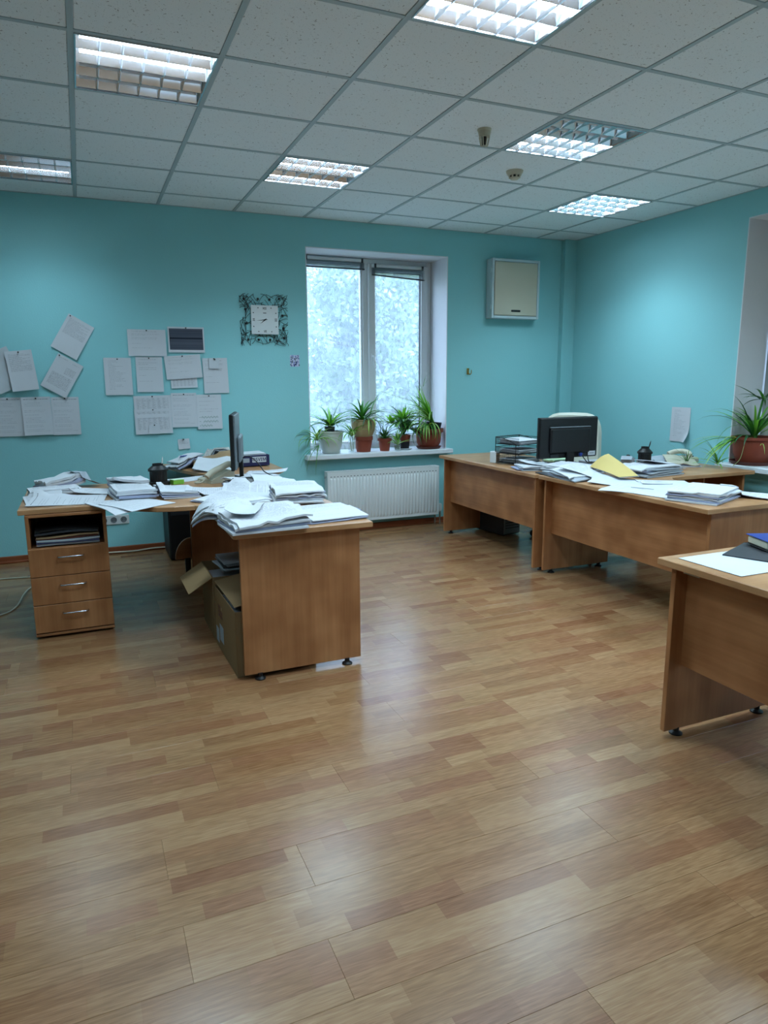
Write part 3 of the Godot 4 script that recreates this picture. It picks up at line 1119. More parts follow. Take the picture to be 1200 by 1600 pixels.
	put_box("modesty_panel", Vector3(3.078, 0.30, -4.074), Vector3(3.096, 0.702, -2.671), M.wood_x, d, 0.001)
	put_box("end_panel", Vector3(4.49, 0.026, -4.30), Vector3(4.512, 0.702, -3.66), M.wood_y, d, 0.0015)
	put_box("partition", Vector3(4.112, 0.05, -4.28), Vector3(4.128, 0.702, -3.68), M.wood_y, d, 0.001)
	put_box("back_panel", Vector3(3.64, 0.20, -4.30), Vector3(4.49, 0.702, -4.284), M.wood_x, d, 0.001)
	for q in [[3.10, -4.085], [3.54, -4.085], [3.10, -2.66], [3.54, -2.66], [4.50, -3.75], [4.50, -4.2]]:
		foot(d, q[0], q[1])
	straight_desk("straight_desk", "wooden desk nearest the camera on the right, cut off by the edge", 2.0, 2.72, -1.975, -0.55)
	var tp := put_box("tape_strip", Vector3(2.032, 0.688, -1.875), Vector3(2.033, 0.703, -1.80), M.cream, get_node("straight_desk_001"), 0.0)
	tp.set_meta("label", "small pale strip of tape under the desk edge")

func straight_desk(called: String, label: String, x0: float, x1: float, z0: float, z1: float) -> void:
	var d := thing(called, label, "desk", Vector3.ZERO, 0, "wooden office desks")
	put("desk_top", shape().prism(PackedVector2Array([Vector2(x0, z0), Vector2(x1, z0), Vector2(x1, z1), Vector2(x0, z1)]), 0.702, HD, 0.003).done(), M.top, d)
	end_panel(d, x0 + 0.025, x1 - 0.09, z0 + 0.06)
	end_panel(d, x0 + 0.015, x1 - 0.09, z1 - 0.02)
	put_box("modesty_panel", Vector3(x0 + 0.085, 0.30, z0 + 0.071), Vector3(x0 + 0.103, 0.702, z1 - 0.031), M.wood_x, d, 0.001)
	for q in [[x0 + 0.10, z0 + 0.06], [x1 - 0.16, z0 + 0.06], [x0 + 0.10, z1 - 0.03], [x1 - 0.16, z1 - 0.03]]:
		foot(d, q[0], q[1])

# ==================================================================== papers
func field_at(x: float, z: float) -> float:
	var i := int((x - FX) / FC)
	var j := int((z - FZ) / FC)
	if i < 0 or j < 0 or i >= FW or j >= FH:
		return HD
	return field[j * FW + i]

func field_soft(x: float, z: float, r: int) -> float:
	var s := 0.0
	var n := 0
	for j in range(-r, r + 1):
		for i in range(-r, r + 1):
			s += field_at(x + i * FC * 1.5, z + j * FC * 1.5)
			n += 1
	return s / n

func raise_field(c: Vector2, turn: float, w: float, l: float, y: Array) -> void:
	var reach := sqrt(w * w + l * l) / 2.0
	var ca := cos(turn)
	var sa := sin(turn)
	var nr := y.size() - 1
	var nc: int = y[0].size() - 1
	for j in range(int((c.y - reach - FZ) / FC), int((c.y + reach - FZ) / FC) + 2):
		for i in range(int((c.x - reach - FX) / FC), int((c.x + reach - FX) / FC) + 2):
			if i < 0 or j < 0 or i >= FW or j >= FH:
				continue
			var dx := FX + (i + 0.5) * FC - c.x
			var dz := FZ + (j + 0.5) * FC - c.y
			var u := (dx * ca - dz * sa) / w + 0.5
			var v := (dx * sa + dz * ca) / l + 0.5
			var mx := FC * 0.7 / w
			var mz := FC * 0.7 / l
			if u < -mx or u > 1 + mx or v < -mz or v > 1 + mz:
				continue
			u = clampf(u, 0, 1)
			v = clampf(v, 0, 1)
			var a := mini(int(v * nr), nr - 1)
			var b := mini(int(u * nc), nc - 1)
			var top := maxf(maxf(y[a][b], y[a + 1][b]), maxf(y[a][b + 1], y[a + 1][b + 1]))
			field[j * FW + i] = maxf(field[j * FW + i], top)

# one sheet or bundle of sheets lying on whatever is below it. w across, l deep, turned by turn
# opts: soft (how much it bridges), curl_u / curl_v (lifts the far ends), droop_x / droop_z ([edge, sign, strength])
func sheet_mesh(cx: float, cz: float, turn: float, w: float, l: float, thick: float, opts := {}) -> ArrayMesh:
	var nu := 9
	var nv := 11
	var ca := cos(turn)
	var sa := sin(turn)
	var top := []
	var low := []
	var ys := []
	var soft: int = opts.get("soft", 3)
	var cu: float = opts.get("curl_u", 0.0)
	var cv: float = opts.get("curl_v", 0.0)
	var cc: float = opts.get("corner", 0.0)
	# the plane that best rests on what lies below
	var hs := PackedFloat32Array()
	var mean := 0.0
	var su := 0.0
	var sv := 0.0
	var suu := 0.0
	var svv := 0.0
	for a in nv:
		for b in nu:
			var lx := (float(b) / (nu - 1) - 0.5) * w
			var lz := (float(a) / (nv - 1) - 0.5) * l
			var hh := field_soft(cx + lx * ca + lz * sa, cz - lx * sa + lz * ca, 1)
			hs.append(hh)
			mean += hh
			su += lx * hh
			sv += lz * hh
			suu += lx * lx
			svv += lz * lz
	mean /= nu * nv
	su /= suu
	sv /= svv
	var rest := PackedFloat32Array()
	for a in nv:
		for b in nu:
			rest.append(hs[a * nu + b] - mean - su * (float(b) / (nu - 1) - 0.5) * w - sv * (float(a) / (nv - 1) - 0.5) * l)
	rest.sort()
	var lift := rest[int(rest.size() * 0.72)]
	for a in nv:
		var rt := []
		var rl := []
		var ry := []
		for b in nu:
			var u := float(b) / (nu - 1)
			var v := float(a) / (nv - 1)
			var lx := (u - 0.5) * w
			var lz := (v - 0.5) * l
			var x := cx + lx * ca + lz * sa
			var z := cz - lx * sa + lz * ca
			var flat := mean + su * lx + sv * lz + lift
			var y := maxf(lerpf(field_soft(x, z, soft), flat, 0.72), field_at(x, z) + 0.0008)
			y += cu * pow(u, 3.0) if cu >= 0 else -cu * pow(1 - u, 3.0)
			y += cv * pow(v, 3.0) if cv >= 0 else -cv * pow(1 - v, 3.0)
			if cc != 0.0:
				y += absf(cc) * pow(maxf(0.0, (u if cc > 0 else 1 - u) + v - 1.2), 2.0) * 1.5
			if opts.has("droop_x"):
				var e: Array = opts.droop_x
				var over := maxf(0.0, (x - e[0]) * e[1])
				y -= e[2] * over * over
			if opts.has("droop_z"):
				var e: Array = opts.droop_z
				var over := maxf(0.0, (z - e[0]) * e[1])
				y -= e[2] * over * over
			rl.append(Vector3(x, y, z))
			rt.append(Vector3(x, y + thick, z))
			ry.append(y + thick)
		top.append(rt)
		low.append(rl)
		ys.append(ry)
	raise_field(Vector2(cx, cz), turn, w, l, ys)
	return shape().sheet(top, low).done()

# a single loose sheet (a thing of its own)
func loose(label: String, x: float, z: float, deg: float, mat: Material, opts := {}) -> void:
	var w: float = opts.get("w", 0.21)
	var l: float = opts.get("l", 0.297)
	var o := put("paper_sheet", sheet_mesh(x, z, deg_to_rad(deg), w, l, opts.get("t", 0.0008), opts), mat)
	tag(o, label, "paper", "papers on the desks")

# a stack: bundles of sheets, each a part, the top one printed
func stack(label: String, x: float, z: float, deg: float, n: int, thick: float, mat: Material, opts := {}) -> void:
	var t := thing("paper_stack", label, "paper stack", Vector3.ZERO, 0, "paper stacks on the desks")
	var w: float = opts.get("w", 0.21)
	var l: float = opts.get("l", 0.297)
	var jit: float = opts.get("jit", 0.008)
	var skew: float = opts.get("skew", 2.5)
	var under: Material = opts.get("under", M.paper)
	for k in n:
		var last := k == n - 1
		var m: Material = mat if last else (under if k % 3 != 1 else M.paper_edge)
		var q := opts.duplicate()
		if (k > 0) if opts.get("curl_all", false) else not last:
			for key in ["curl_u", "curl_v", "corner"]:
				q.erase(key)
		put("sheet", sheet_mesh(x + rng.randf_range(-jit, jit), z + rng.randf_range(-jit, jit), deg_to_rad(deg + rng.randf_range(-skew, skew)), w, l, thick / n, q), m, t)

func solid_on_desk(a: Vector3, b: Vector3) -> void:
	raise_field(Vector2((a.x + b.x) / 2, (a.z + b.z) / 2), 0, absf(b.x - a.x), absf(b.z - a.z), [[b.y, b.y], [b.y, b.y]])

# things with a height of their own first, so that papers lie against them
func left_desk_things() -> void:
	# pen organiser
	organizer("black multi-compartment pen organizer on the left desk with one white pen", Vector3(0.428, HD, -4.80), 0.12, 0.145, true)
	# telephone
	var ph := thing("telephone", "cream desk telephone with its handset on the left desk", "telephone", Vector3(0.80, HD + 0.001, -4.80), 0.42)
	var b := shape(true)
	b.smooth(-1)
	var side := [Vector2(-0.09, 0.0), Vector2(0.10, 0.0), Vector2(0.10, 0.075), Vector2(0.07, 0.08), Vector2(-0.085, 0.022)]
	for k in 5:
		var p: Vector2 = side[k]
		var q: Vector2 = side[(k + 1) % 5]
		b.quad(Vector3(p.x, p.y, 0.085), Vector3(q.x, q.y, 0.085), Vector3(q.x, q.y, -0.085), Vector3(p.x, p.y, -0.085))
	for k in range(1, 4):
		var p: Vector2 = side[0]
		var q: Vector2 = side[k]
		var r: Vector2 = side[k + 1]
		b.tri(Vector3(p.x, p.y, 0.085), Vector3(r.x, r.y, 0.085), Vector3(q.x, q.y, 0.085))
		b.tri(Vector3(p.x, p.y, -0.085), Vector3(q.x, q.y, -0.085), Vector3(r.x, r.y, -0.085))
	put("base", b.done(), M.cream, ph)
	put("handset", shape().tube(smooth_path([Vector3(-0.10, 0.045, 0.05), Vector3(-0.06, 0.072, 0.05), Vector3(0.02, 0.10, 0.05), Vector3(0.085, 0.118, 0.05), Vector3(0.115, 0.10, 0.05)], 5), 0.021, 10).done(), M.beige, ph)
	for r in 4:
		for c in 3:
			var bx := -0.05 + r * 0.03
			put("key", box_mesh(Vector3(0.016, 0.008, 0.014), 0.002), M.grey, ph, Transform3D(Basis(Vector3.BACK, 0.36), Vector3(bx, 0.038 + (bx + 0.05) * 0.375, -0.06 + c * 0.024)))
	put("cord", shape().tube(smooth_path([Vector3(-0.10, 0.04, 0.05), Vector3(-0.14, 0.012, 0.04), Vector3(-0.16, 0.01, 0.0), Vector3(-0.11, 0.012, -0.02)], 6), 0.006, 6).done(), M.cream, ph)
	solid_on_desk(Vector3(0.70, HD, -4.88), Vector3(0.90, HD + 0.03, -4.72))
	# sticky notes
	var sn := thing("sticky_notes", "small lime green block of sticky notes beside the pen organizer", "note block", Vector3(0.545, HD + 0.002, -4.80), 0.3)
	put("block", box_mesh(Vector3(0.075, 0.028, 0.06), 0.001), M.green, sn, move(0, 0.014, 0))
	put("top_note", box_mesh(Vector3(0.074, 0.002, 0.06), 0.0), M.palegreen, sn, Transform3D(Basis(Vector3.UP, 0.08), Vector3(0, 0.0295, 0)))
	# monitor seen edge on
	monitor("thin black monitor seen edge-on, standing on the left desk", Vector3(0.955, HD + 0.001, -4.87), deg_to_rad(-90 - 15.0), 0.50, 0.375, 0.085, true)
	# blue and white box on the side table, by the wall
	var bx := thing("box", "open navy blue box with white labels, filled with paper, by the wall", "box", Vector3(1.185, HD + 0.008, -5.62), 0.05)
	var s := shape()
	s.span(Vector3(-0.17, 0, -0.11), Vector3(0.17, 0.003, 0.11))
	for q in [[-0.17, -0.11, 0.17, -0.107], [-0.17, 0.107, 0.17, 0.11], [-0.17, -0.107, -0.167, 0.107], [0.167, -0.107, 0.17, 0.107]]:
		s.span(Vector3(q[0], 0, q[1]), Vector3(q[2], 0.085, q[3]), 0.0005)
	put("tray", s.done(), M.navy, bx)
	put("label_plate", box_mesh(Vector3(0.115, 0.045, 0.001), 0.0), M.paper, bx, move(0.085, 0.05, 0.1108))
	text_on(bx, "OSVIM", 0.036, Vector3(0.085, 0.05, 0.1116), Basis.IDENTITY, M.navy)
	put("label_plate", box_mesh(Vector3(0.05, 0.035, 0.001), 0.0), M.grey_paper, bx, move(-0.02, 0.046, 0.1108))
	put("label_plate", box_mesh(Vector3(0.05, 0.04, 0.001), 0.0), M.grey_paper, bx, move(-0.125, 0.046, 0.1108))
	for k in 5:
		put("sheet", box_mesh(Vector3(0.30, 0.006, 0.205), 0.001), M.paper, bx, Transform3D(Basis(Vector3.UP, rng.randf_range(-0.05, 0.05)) * Basis(Vector3.BACK, 0.02), Vector3(rng.randf_range(-0.01, 0.01), 0.06 + k * 0.0085, 0)))
	solid_on_desk(Vector3(1.02, HD, -5.73), Vector3(1.35, HD + 0.10, -5.51))
	# ---- side table papers
	stack("pile of newspapers lying on the side table against the back wall", 0.92, -5.86, 8, 5, 0.05, M.page9, {"w": 0.34, "l": 0.25, "jit": 0.02, "skew": 6.0, "under": M.grey_paper})
	stack("brown kraft folder on the side table in front of the newspapers", 0.93, -5.55, -14, 3, 0.025, M.kraft, {"w": 0.32, "l": 0.23, "under": M.grey_paper})
	loose("white sheet with a raised edge lying across the brown folder", 0.90, -5.40, -22, M.paper, {"w": 0.30, "l": 0.21, "curl_u": -0.03, "t": 0.003})
	stack("papers with a blue print on the side table's left end", 0.70, -5.70, 20, 4, 0.03, M.page4, {"w": 0.22, "l": 0.2, "jit": 0.02, "skew": 9.0})
	loose("blue patterned slip on the side table's left pile", 0.70, -5.64, 40, M.blue, {"w": 0.05, "l": 0.035, "t": 0.003})
	# ---- left wing, back to front
	stack("thick tilted envelope bundle at the back left corner of the left desk", -0.175, -4.93, 30, 4, 0.06, M.paper, {"w": 0.28, "l": 0.13, "jit": 0.01, "skew": 4.0, "curl_u": 0.03, "curl_all": true})
	loose("creased transparent-looking sheet behind the envelope bundle on the left desk", -0.02, -4.97, 50, M.grey_paper, {"w": 0.10, "l": 0.20, "curl_v": 0.02})
	stack("stack of white envelopes at the left end of the left desk", -0.20, -4.63, 6, 4, 0.045, M.page6, {"w": 0.27, "l": 0.17, "jit": 0.012, "skew": 4.0})
	loose("printed form under the envelopes at the left desk's left edge", -0.24, -4.40, 8, M.page2, {"w": 0.21, "l": 0.297, "t": 0.004})
	loose("large printed table sheet above the drawer unit", -0.12, -4.36, 84, M.page5, {"w": 0.30, "l": 0.40, "t": 0.003, "droop_z": [-4.15, 1.0, 2.0]})
	loose("white sheet with a pen cross drawn on it, near the middle of the left wing", 0.08, -4.62, 70, M.page4, {"w": 0.25, "l": 0.33, "t": 0.004})
	loose("sheet overhanging the curved edge of the left desk, lowest of the overlap", 0.16, -4.10, 24, M.page6, {"w": 0.26, "l": 0.36, "t": 0.004, "droop_z": [-4.05, 1.0, 0.8]})
	loose("printed sheet with a grey band overhanging the left desk's curve", 0.24, -4.08, 32, M.page5, {"w": 0.29, "l": 0.30, "t": 0.003, "droop_z": [-4.0, 1.0, 0.5]})
	stack("squared pile of white pads in the middle of the left wing, farther one", 0.225, -4.71, 6, 4, 0.06, M.page4, {"w": 0.215, "l": 0.26, "jit": 0.006, "corner": -0.03})
	stack("squared pile of white pads in the middle of the left wing, nearer one", 0.235, -4.36, 8, 4, 0.05, M.page0, {"w": 0.225, "l": 0.29, "jit": 0.008})
	stack("neat printed stack right of the pads, in front of the pen organizer", 0.485, -4.335, 4, 4, 0.03, M.page0, {"w": 0.215, "l": 0.32, "jit": 0.008})
	loose("white sheet between the sticky notes and the telephone", 0.66, -5.0, 20, M.page4, {"w": 0.30, "l": 0.20})
	loose("second white sheet behind the telephone on the left desk", 0.82, -5.02, -8, M.paper, {"w": 0.25, "l": 0.18})
	# ---- around the monitor
	loose("white sheet under the monitor's foot", 1.12, -4.98, 14, M.paper, {"w": 0.30, "l": 0.20, "t": 0.002})
	loose("crumpled white sheet between the monitor and the blue box", 1.24, -5.12, -20, M.page6, {"w": 0.30, "l": 0.21, "curl_u": 0.02})
	stack("untidy pile with a dark folder to the right of the monitor's foot", 1.00, -4.52, 12, 5, 0.04, M.page4, {"w": 0.34, "l": 0.24, "jit": 0.03, "skew": 12.0, "under": M.grey_paper, "curl_u": -0.015})
	loose("black folder edge showing under the untidy pile by the monitor", 0.98, -4.42, 10, M.black, {"w": 0.25, "l": 0.10, "t": 0.004})
	loose("white sheet over the black folder by the monitor", 1.13, -4.45, -4, M.paper, {"w": 0.30, "l": 0.22, "t": 0.004})
	# ---- right wing of the left desk
	loose("large printed table sheet in the middle of the left desk", 0.72, -4.30, 80, M.page2, {"w": 0.26, "l": 0.36, "t": 0.003})
	loose("printed sheet beside the large table sheet, towards the window", 0.92, -4.25, 76, M.page0, {"w": 0.24, "l": 0.34, "t": 0.004})
	stack("fanned sheets at the inner corner of the left desk", 0.69, -4.05, -40, 3, 0.012, M.page0, {"w": 0.21, "l": 0.28, "jit": 0.03, "skew": 10.0})
	loose("white sheet beneath the thick stack near the left desk's right edge", 0.95, -4.0, 60, M.paper, {"w": 0.24, "l": 0.33, "t": 0.004})
	stack("thick bluish stack of loose paper at the right edge of the left desk", 1.09, -3.82, -7, 10, 0.075, M.page6, {"w": 0.27, "l": 0.30, "jit": 0.014, "skew": 3.0, "under": M.paper})
	stack("curved bundle bending down over the inner edge of the left desk", 0.68, -3.64, 18, 8, 0.06, M.page0, {"w": 0.33, "l": 0.27, "jit": 0.012, "skew": 3.0, "droop_x": [0.585, -1.0, 9.0]})
	loose("printed sheet sliding off the inner edge of the left desk", 0.68, -3.44, 30, M.page5, {"w": 0.21, "l": 0.27, "t": 0.004, "droop_x": [0.585, -1.0, 6.0]})
	stack("pair of white sheets at the front right corner of the left desk, rear one", 1.13, -3.44, 6, 3, 0.016, M.page6, {"w": 0.30, "l": 0.24, "jit": 0.012, "skew": 5.0})
	stack("pair of white sheets at the front right corner of the left desk, front one", 1.10, -3.24, 8, 4, 0.016, M.page4, {"w": 0.31, "l": 0.20, "jit": 0.016, "skew": 5.0, "under": M.grey_paper})
	stack("large folded bundle hanging over the front edge of the left desk", 0.75, -3.20, 6, 5, 0.05, M.page0, {"w": 0.36, "l": 0.29, "jit": 0.012, "skew": 3.0, "droop_x": [0.58, -1.0, 4.0], "corner": 0.015})
	loose("rolled white sheet on the large folded bundle at the left desk's front", 0.68, -3.26, -24, M.paper, {"w": 0.14, "l": 0.28, "t": 0.002, "curl_u": -0.045})

func organizer(label: String, at: Vector3, w: float, h: float, pen: bool) -> void:
	var t := thing("pen_organizer", label, "pen holder", at, 0.25)
	put("base", shape().lathe([Vector2(0, 0), Vector2(w * 0.62, 0), Vector2(w * 0.62, h * 0.17), Vector2(w * 0.5, h * 0.19), Vector2(0, h * 0.19)], 10).done(), M.black, t)
	put("body", shape().lathe([Vector2(w * 0.46, h * 0.19), Vector2(w * 0.46, h * 0.66), Vector2(w * 0.56, h * 0.67), Vector2(w * 0.56, h * 0.75), Vector2(w * 0.30, h * 0.92), Vector2(w * 0.30, h), Vector2(w * 0.26, h), Vector2(w * 0.26, h * 0.6), Vector2(0, h * 0.6)], 10).done(), M.black, t)
	for k in 10:
		var a := k * TAU / 10
		put("divider", box_mesh(Vector3(0.004, h * 0.5, 0.012), 0.001), M.dark, t, Transform3D(Basis(Vector3.UP, -a), Vector3(cos(a) * w * 0.45, h * 0.42, sin(a) * w * 0.45)))
	solid_on_desk(at - Vector3(w * 0.55, 0, w * 0.55), at + Vector3(w * 0.55, 0.02, w * 0.55))
	var p := thing("pen", "white pen standing in the left desk's organizer" if pen else "black pen leaning out of the right desk's organizer", "pen", at + Vector3(0.02, h * 0.62, 0))
	var d := Vector3(0.014, 0.10, 0.0) if pen else Vector3(0.035, 0.105, 0.0)
	put("barrel", shape().tube([Vector3.ZERO, d * 0.82], 0.0042, 8).done(), M.white_paint if pen else M.black, p)
	put("tip", shape().tube([d * 0.82, d], 0.0042, 8, 0.001).done(), M.white_paint if pen else M.black, p)

func text_on(parent: Node, words: String, size: float, at: Vector3, turn: Basis, mat: Material, called := "lettering", bold := true) -> void:
	var tm := TextMesh.new()
	var f := SystemFont.new()
	f.font_names = PackedStringArray(["Droid Sans"])
	f.font_weight = 700 if bold else 400
	tm.font = f
	tm.text = words
	tm.font_size = 64
	tm.pixel_size = size / 64.0
	tm.depth = 0.0008
	put(called, tm, mat, parent, Transform3D(turn, at))

func monitor(label: String, at: Vector3, turn: float, w: float, h: float, lift: float, grey_back: bool) -> void:
	# the screen faces local +z
	var t := thing("monitor", label, "monitor", at, turn)
	var y0 := lift
	put_box("bezel", Vector3(-w / 2, y0, -0.012), Vector3(w / 2, y0 + h, 0.012), M.black, t, 0.004)
	put_box("screen", Vector3(-w / 2 + 0.016, y0 + 0.022, 0.0115), Vector3(w / 2 - 0.016, y0 + h - 0.016, 0.0135), M.screen, t, 0.0005)
	var back := shape()
	back.span(Vector3(-w / 2 + 0.004, y0 + 0.004, -0.026), Vector3(w / 2 - 0.004, y0 + h - 0.004, -0.0125), 0.006)
	put("back_shell", back.done(), M.grey if grey_back else M.dark, t)
	var bulge := shape()
	bulge.span(Vector3(-w * 0.34, y0 + h * 0.12, -0.052), Vector3(w * 0.34, y0 + h * (0.60 if grey_back else 0.74), -0.0265), 0.012)
	put("back_bulge", bulge.done(), M.grey if grey_back else M.dark, t)
	if not grey_back:
		put_box("ridge", Vector3(-w * 0.345, y0 + h * 0.745, -0.045), Vector3(w * 0.345, y0 + h * 0.775, -0.0265), M.grey, t, 0.003)
		put_box("port_panel", Vector3(-w * 0.30, y0 + h * 0.02, -0.034), Vector3(-w * 0.16, y0 + h * 0.11, -0.0265), M.darkgrey, t, 0.002)
		put_box("port_panel", Vector3(w * 0.18, y0 + h * 0.02, -0.034), Vector3(w * 0.32, y0 + h * 0.11, -0.0265), M.darkgrey, t, 0.002)
		put_box("cable_plug", Vector3(-w * 0.20, y0 + h * 0.03, -0.06), Vector3(-w * 0.16, y0 + h * 0.12, -0.0345), M.blue, t, 0.004)
		var st := put_box("sticker", Vector3(-w * 0.46, y0 + h * 0.04, -0.0275), Vector3(-w * 0.335, y0 + h * 0.145, -0.0265), M.paper, t, 0.0)
		put_box("printed_line", Vector3(-w * 0.435, y0 + h * 0.085, -0.0282), Vector3(-w * 0.36, y0 + h * 0.1, -0.0276), M.grey, t, 0.0)
		st.set_meta("label", "white sticker")
	var neck := shape()
	neck.span(Vector3(-0.035, 0.012, -0.055), Vector3(0.035, y0 + h * 0.16, -0.028), 0.006)
	put("neck", neck.done(), M.black, t)
	var o := PackedVector2Array()
	for k in 20:
		var a := TAU * k / 20
		o.append(Vector2(cos(a) * 0.125, sin(a) * 0.085 - 0.02))
	put("foot", shape().prism(o, 0.0, 0.012, 0.003).done(), M.black, t)
	if grey_back:
		put("cable", shape().tube(smooth_path([Vector3(-0.03, y0 + 0.06, -0.05), Vector3(-0.02, y0 + 0.07, -0.10), Vector3(0.0, y0 + 0.02, -0.16), Vector3(0.02, 0.05, -0.20), Vector3(0.04, 0.02, -0.26)], 6), 0.004, 6).done(), M.black, t)
	else:
		put("cable", shape().tube(smooth_path([Vector3(-0.10, y0 + 0.03, -0.05), Vector3(-0.12, y0 - 0.03, -0.10), Vector3(-0.15, 0.045, -0.12), Vector3(-0.20, 0.03, -0.12)], 6), 0.004, 6).done(), M.black, t)
		put("cable", shape().tube(smooth_path([Vector3(-0.17, y0 + 0.02, -0.04), Vector3(-0.155, y0 - 0.03, -0.08), Vector3(-0.17, 0.04, -0.11), Vector3(-0.24, 0.05, -0.10)], 6), 0.004, 6).done(), M.black, t)
	var c := cos(turn)
	raise_field(Vector2(at.x, at.z), turn, 0.25, 0.17, [[HD + 0.014, HD + 0.014], [HD + 0.014, HD + 0.014]])
	c = c

func right_desk_things() -> void:
	monitor("black monitor seen from behind on the right desks, with a white sticker", Vector3(3.45, HD + 0.001, -4.41), PI, 0.555, 0.315, 0.075, false)
	organizer("black pen organizer on the right desk by the small white box", Vector3(3.995, HD, -4.15), 0.105, 0.16, false)
	var bx := thing("box", "small white and grey cardboard box left of the black organizer", "box", Vector3(3.875, HD + 0.001, -4.20), 0.7)
	var s := shape()
	s.span(Vector3(-0.06, 0, -0.045), Vector3(0.06, 0.003, 0.045))
	for q in [[-0.06, -0.045, 0.06, -0.042], [-0.06, 0.042, 0.06, 0.045], [-0.06, -0.042, -0.057, 0.042], [0.057, -0.042, 0.06, 0.042]]:
		s.span(Vector3(q[0], 0.003, q[1]), Vector3(q[2], 0.07, q[3]), 0.0005)
	put("carton", s.done(), M.grey_paper, bx)
	put("flap", box_mesh(Vector3(0.05, 0.002, 0.08), 0.0), M.grey_paper, bx, Transform3D(Basis(Vector3.BACK, 0.5), Vector3(-0.078, 0.08, 0)))
	put("contents", shape().lathe([Vector2(0.022, 0.0), Vector2(0.026, 0.05), Vector2(0.012, 0.075), Vector2(0, 0.078)], 10, Vector3(0.01, 0.02, 0)).done(), M.black, bx)
	solid_on_desk(Vector3(3.81, HD, -4.25), Vector3(3.94, HD + 0.03, -4.15))
	# second telephone
	var ph := thing("telephone", "beige telephone at the back of the right desk by the pinned sheet", "telephone", Vector3(4.46, HD + 0.001, -4.20), 0.3)
	var b := shape()
	b.span(Vector3(-0.10, 0, -0.08), Vector3(0.10, 0.05, 0.08), 0.012)
	put("base", b.done(), M.cream, ph)
	put("keypad", box_mesh(Vector3(0.06, 0.012, 0.09), 0.003), M.grey, ph, move(0.045, 0.054, 0))
	put("handset", shape().tube(smooth_path([Vector3(-0.09, 0.075, -0.09), Vector3(-0.05, 0.092, -0.06), Vector3(-0.03, 0.10, 0.0), Vector3(-0.05, 0.092, 0.06), Vector3(-0.09, 0.075, 0.09)], 5), 0.02, 10).done(), M.beige, ph)
	solid_on_desk(Vector3(4.36, HD, -4.29), Vector3(4.56, HD + 0.05, -4.12))
	# three-tier wire letter tray
	wire_tray(Vector3(3.27, HD + 0.001, -4.80), 0.30)
	var hb := thing("box", "small white box with a dark side left of the wire trays", "box", Vector3(3.105, HD + 0.001, -4.90), 0.2)
	put("carton", box_mesh(Vector3(0.05, 0.095, 0.07), 0.004), M.white_paint, hb, move(0, 0.0475, 0))
	put("side_label", box_mesh(Vector3(0.04, 0.07, 0.001), 0.0), M.kraft, hb, move(0.002, 0.045, 0.0355))
	solid_on_desk(Vector3(3.08, HD, -4.94), Vector3(3.13, HD + 0.09, -4.86))
	# papers of the right desks, back to front
	stack("pale green pad stack behind the monitor's stand", 3.52, -4.60, 6, 3, 0.04, M.palegreen, {"w": 0.21, "l": 0.15})
	stack("white stack to the right behind the monitor", 3.74, -4.38, -6, 4, 0.035, M.page4, {"w": 0.24, "l": 0.18, "jit": 0.02, "skew": 8.0, "under": M.grey_paper})
	stack("grey and white pile at the far back of the right desk, by the wall", 4.20, -4.24, 10, 5, 0.045, M.grey_paper, {"w": 0.22, "l": 0.17, "jit": 0.03, "skew": 12.0, "under": M.cream})
	stack("open brochures left of the beige telephone", 4.30, -4.08, -20, 3, 0.02, M.cream, {"w": 0.24, "l": 0.16, "jit": 0.02, "skew": 15.0})
	stack("white folders in front of the wire trays on the straight desk", 3.13, -4.42, -18, 4, 0.03, M.page4, {"w": 0.24, "l": 0.20, "jit": 0.02, "skew": 8.0, "under": M.grey_paper})
	loose("bent white sheet on the folders in front of the wire trays", 3.20, -4.44, 24, M.paper, {"w": 0.20, "l": 0.22, "curl_v": -0.03, "t": 0.004})
	loose("black folder under the big pile at the meeting of the right desks", 3.12, -4.08, -8, M.darkgrey, {"w": 0.22, "l": 0.26, "t": 0.006})
	stack("big white pile in front of the monitor", 3.30, -4.12, 16, 5, 0.04, M.page6, {"w": 0.34, "l": 0.32, "jit": 0.02, "skew": 7.0, "corner": 0.01})
	stack("dark edged papers at the aisle edge below the big pile", 3.10, -3.86, -4, 5, 0.03, M.paper, {"w": 0.21, "l": 0.30, "jit": 0.018, "skew": 7.0, "under": M.grey_paper})
	loose("white sheet sloping from the big pile towards the aisle", 3.20, -3.82, 20, M.page6, {"w": 0.30, "l": 0.34, "t": 0.003})
	loose("white sheet in front of the yellow folder", 3.22, -3.56, 30, M.paper, {"w": 0.30, "l": 0.32, "t": 0.003})
	stack("thick pile of newspapers and print right of the yellow folder", 3.72, -3.83, 10, 7, 0.06, M.page6, {"w": 0.40, "l": 0.29, "jit": 0.02, "skew": 5.0, "under": M.grey_paper})
	loose("top printed sheet on the thick pile beside the yellow folder", 3.86, -3.86, -6, M.page0, {"w": 0.29, "l": 0.22, "t": 0.004})
	yellow_folder()
	loose("wide sheet overhanging the aisle edge of the right corner desk", 3.11, -3.32, 22, M.page4, {"w": 0.30, "l": 0.30, "t": 0.003, "droop_x": [2.975, -1.0, 2.0]})
	loose("white sheet with a dark fold, middle of the right corner desk", 3.32, -3.28, 34, M.paper, {"w": 0.24, "l": 0.33, "t": 0.004, "curl_u": 0.012})
	loose("white sheet near the inner edge of the right corner desk", 3.47, -3.42, 60, M.page6, {"w": 0.25, "l": 0.33, "t": 0.003})
	loose("white sheet next to the squared stack, towards the yellow folder", 3.16, -3.06, 14, M.paper, {"w": 0.27, "l": 0.30, "t": 0.003})
	loose("white sheet reaching to the inner edge behind the squared stack", 3.50, -3.14, 40, M.paper, {"w": 0.26, "l": 0.34, "t": 0.003})
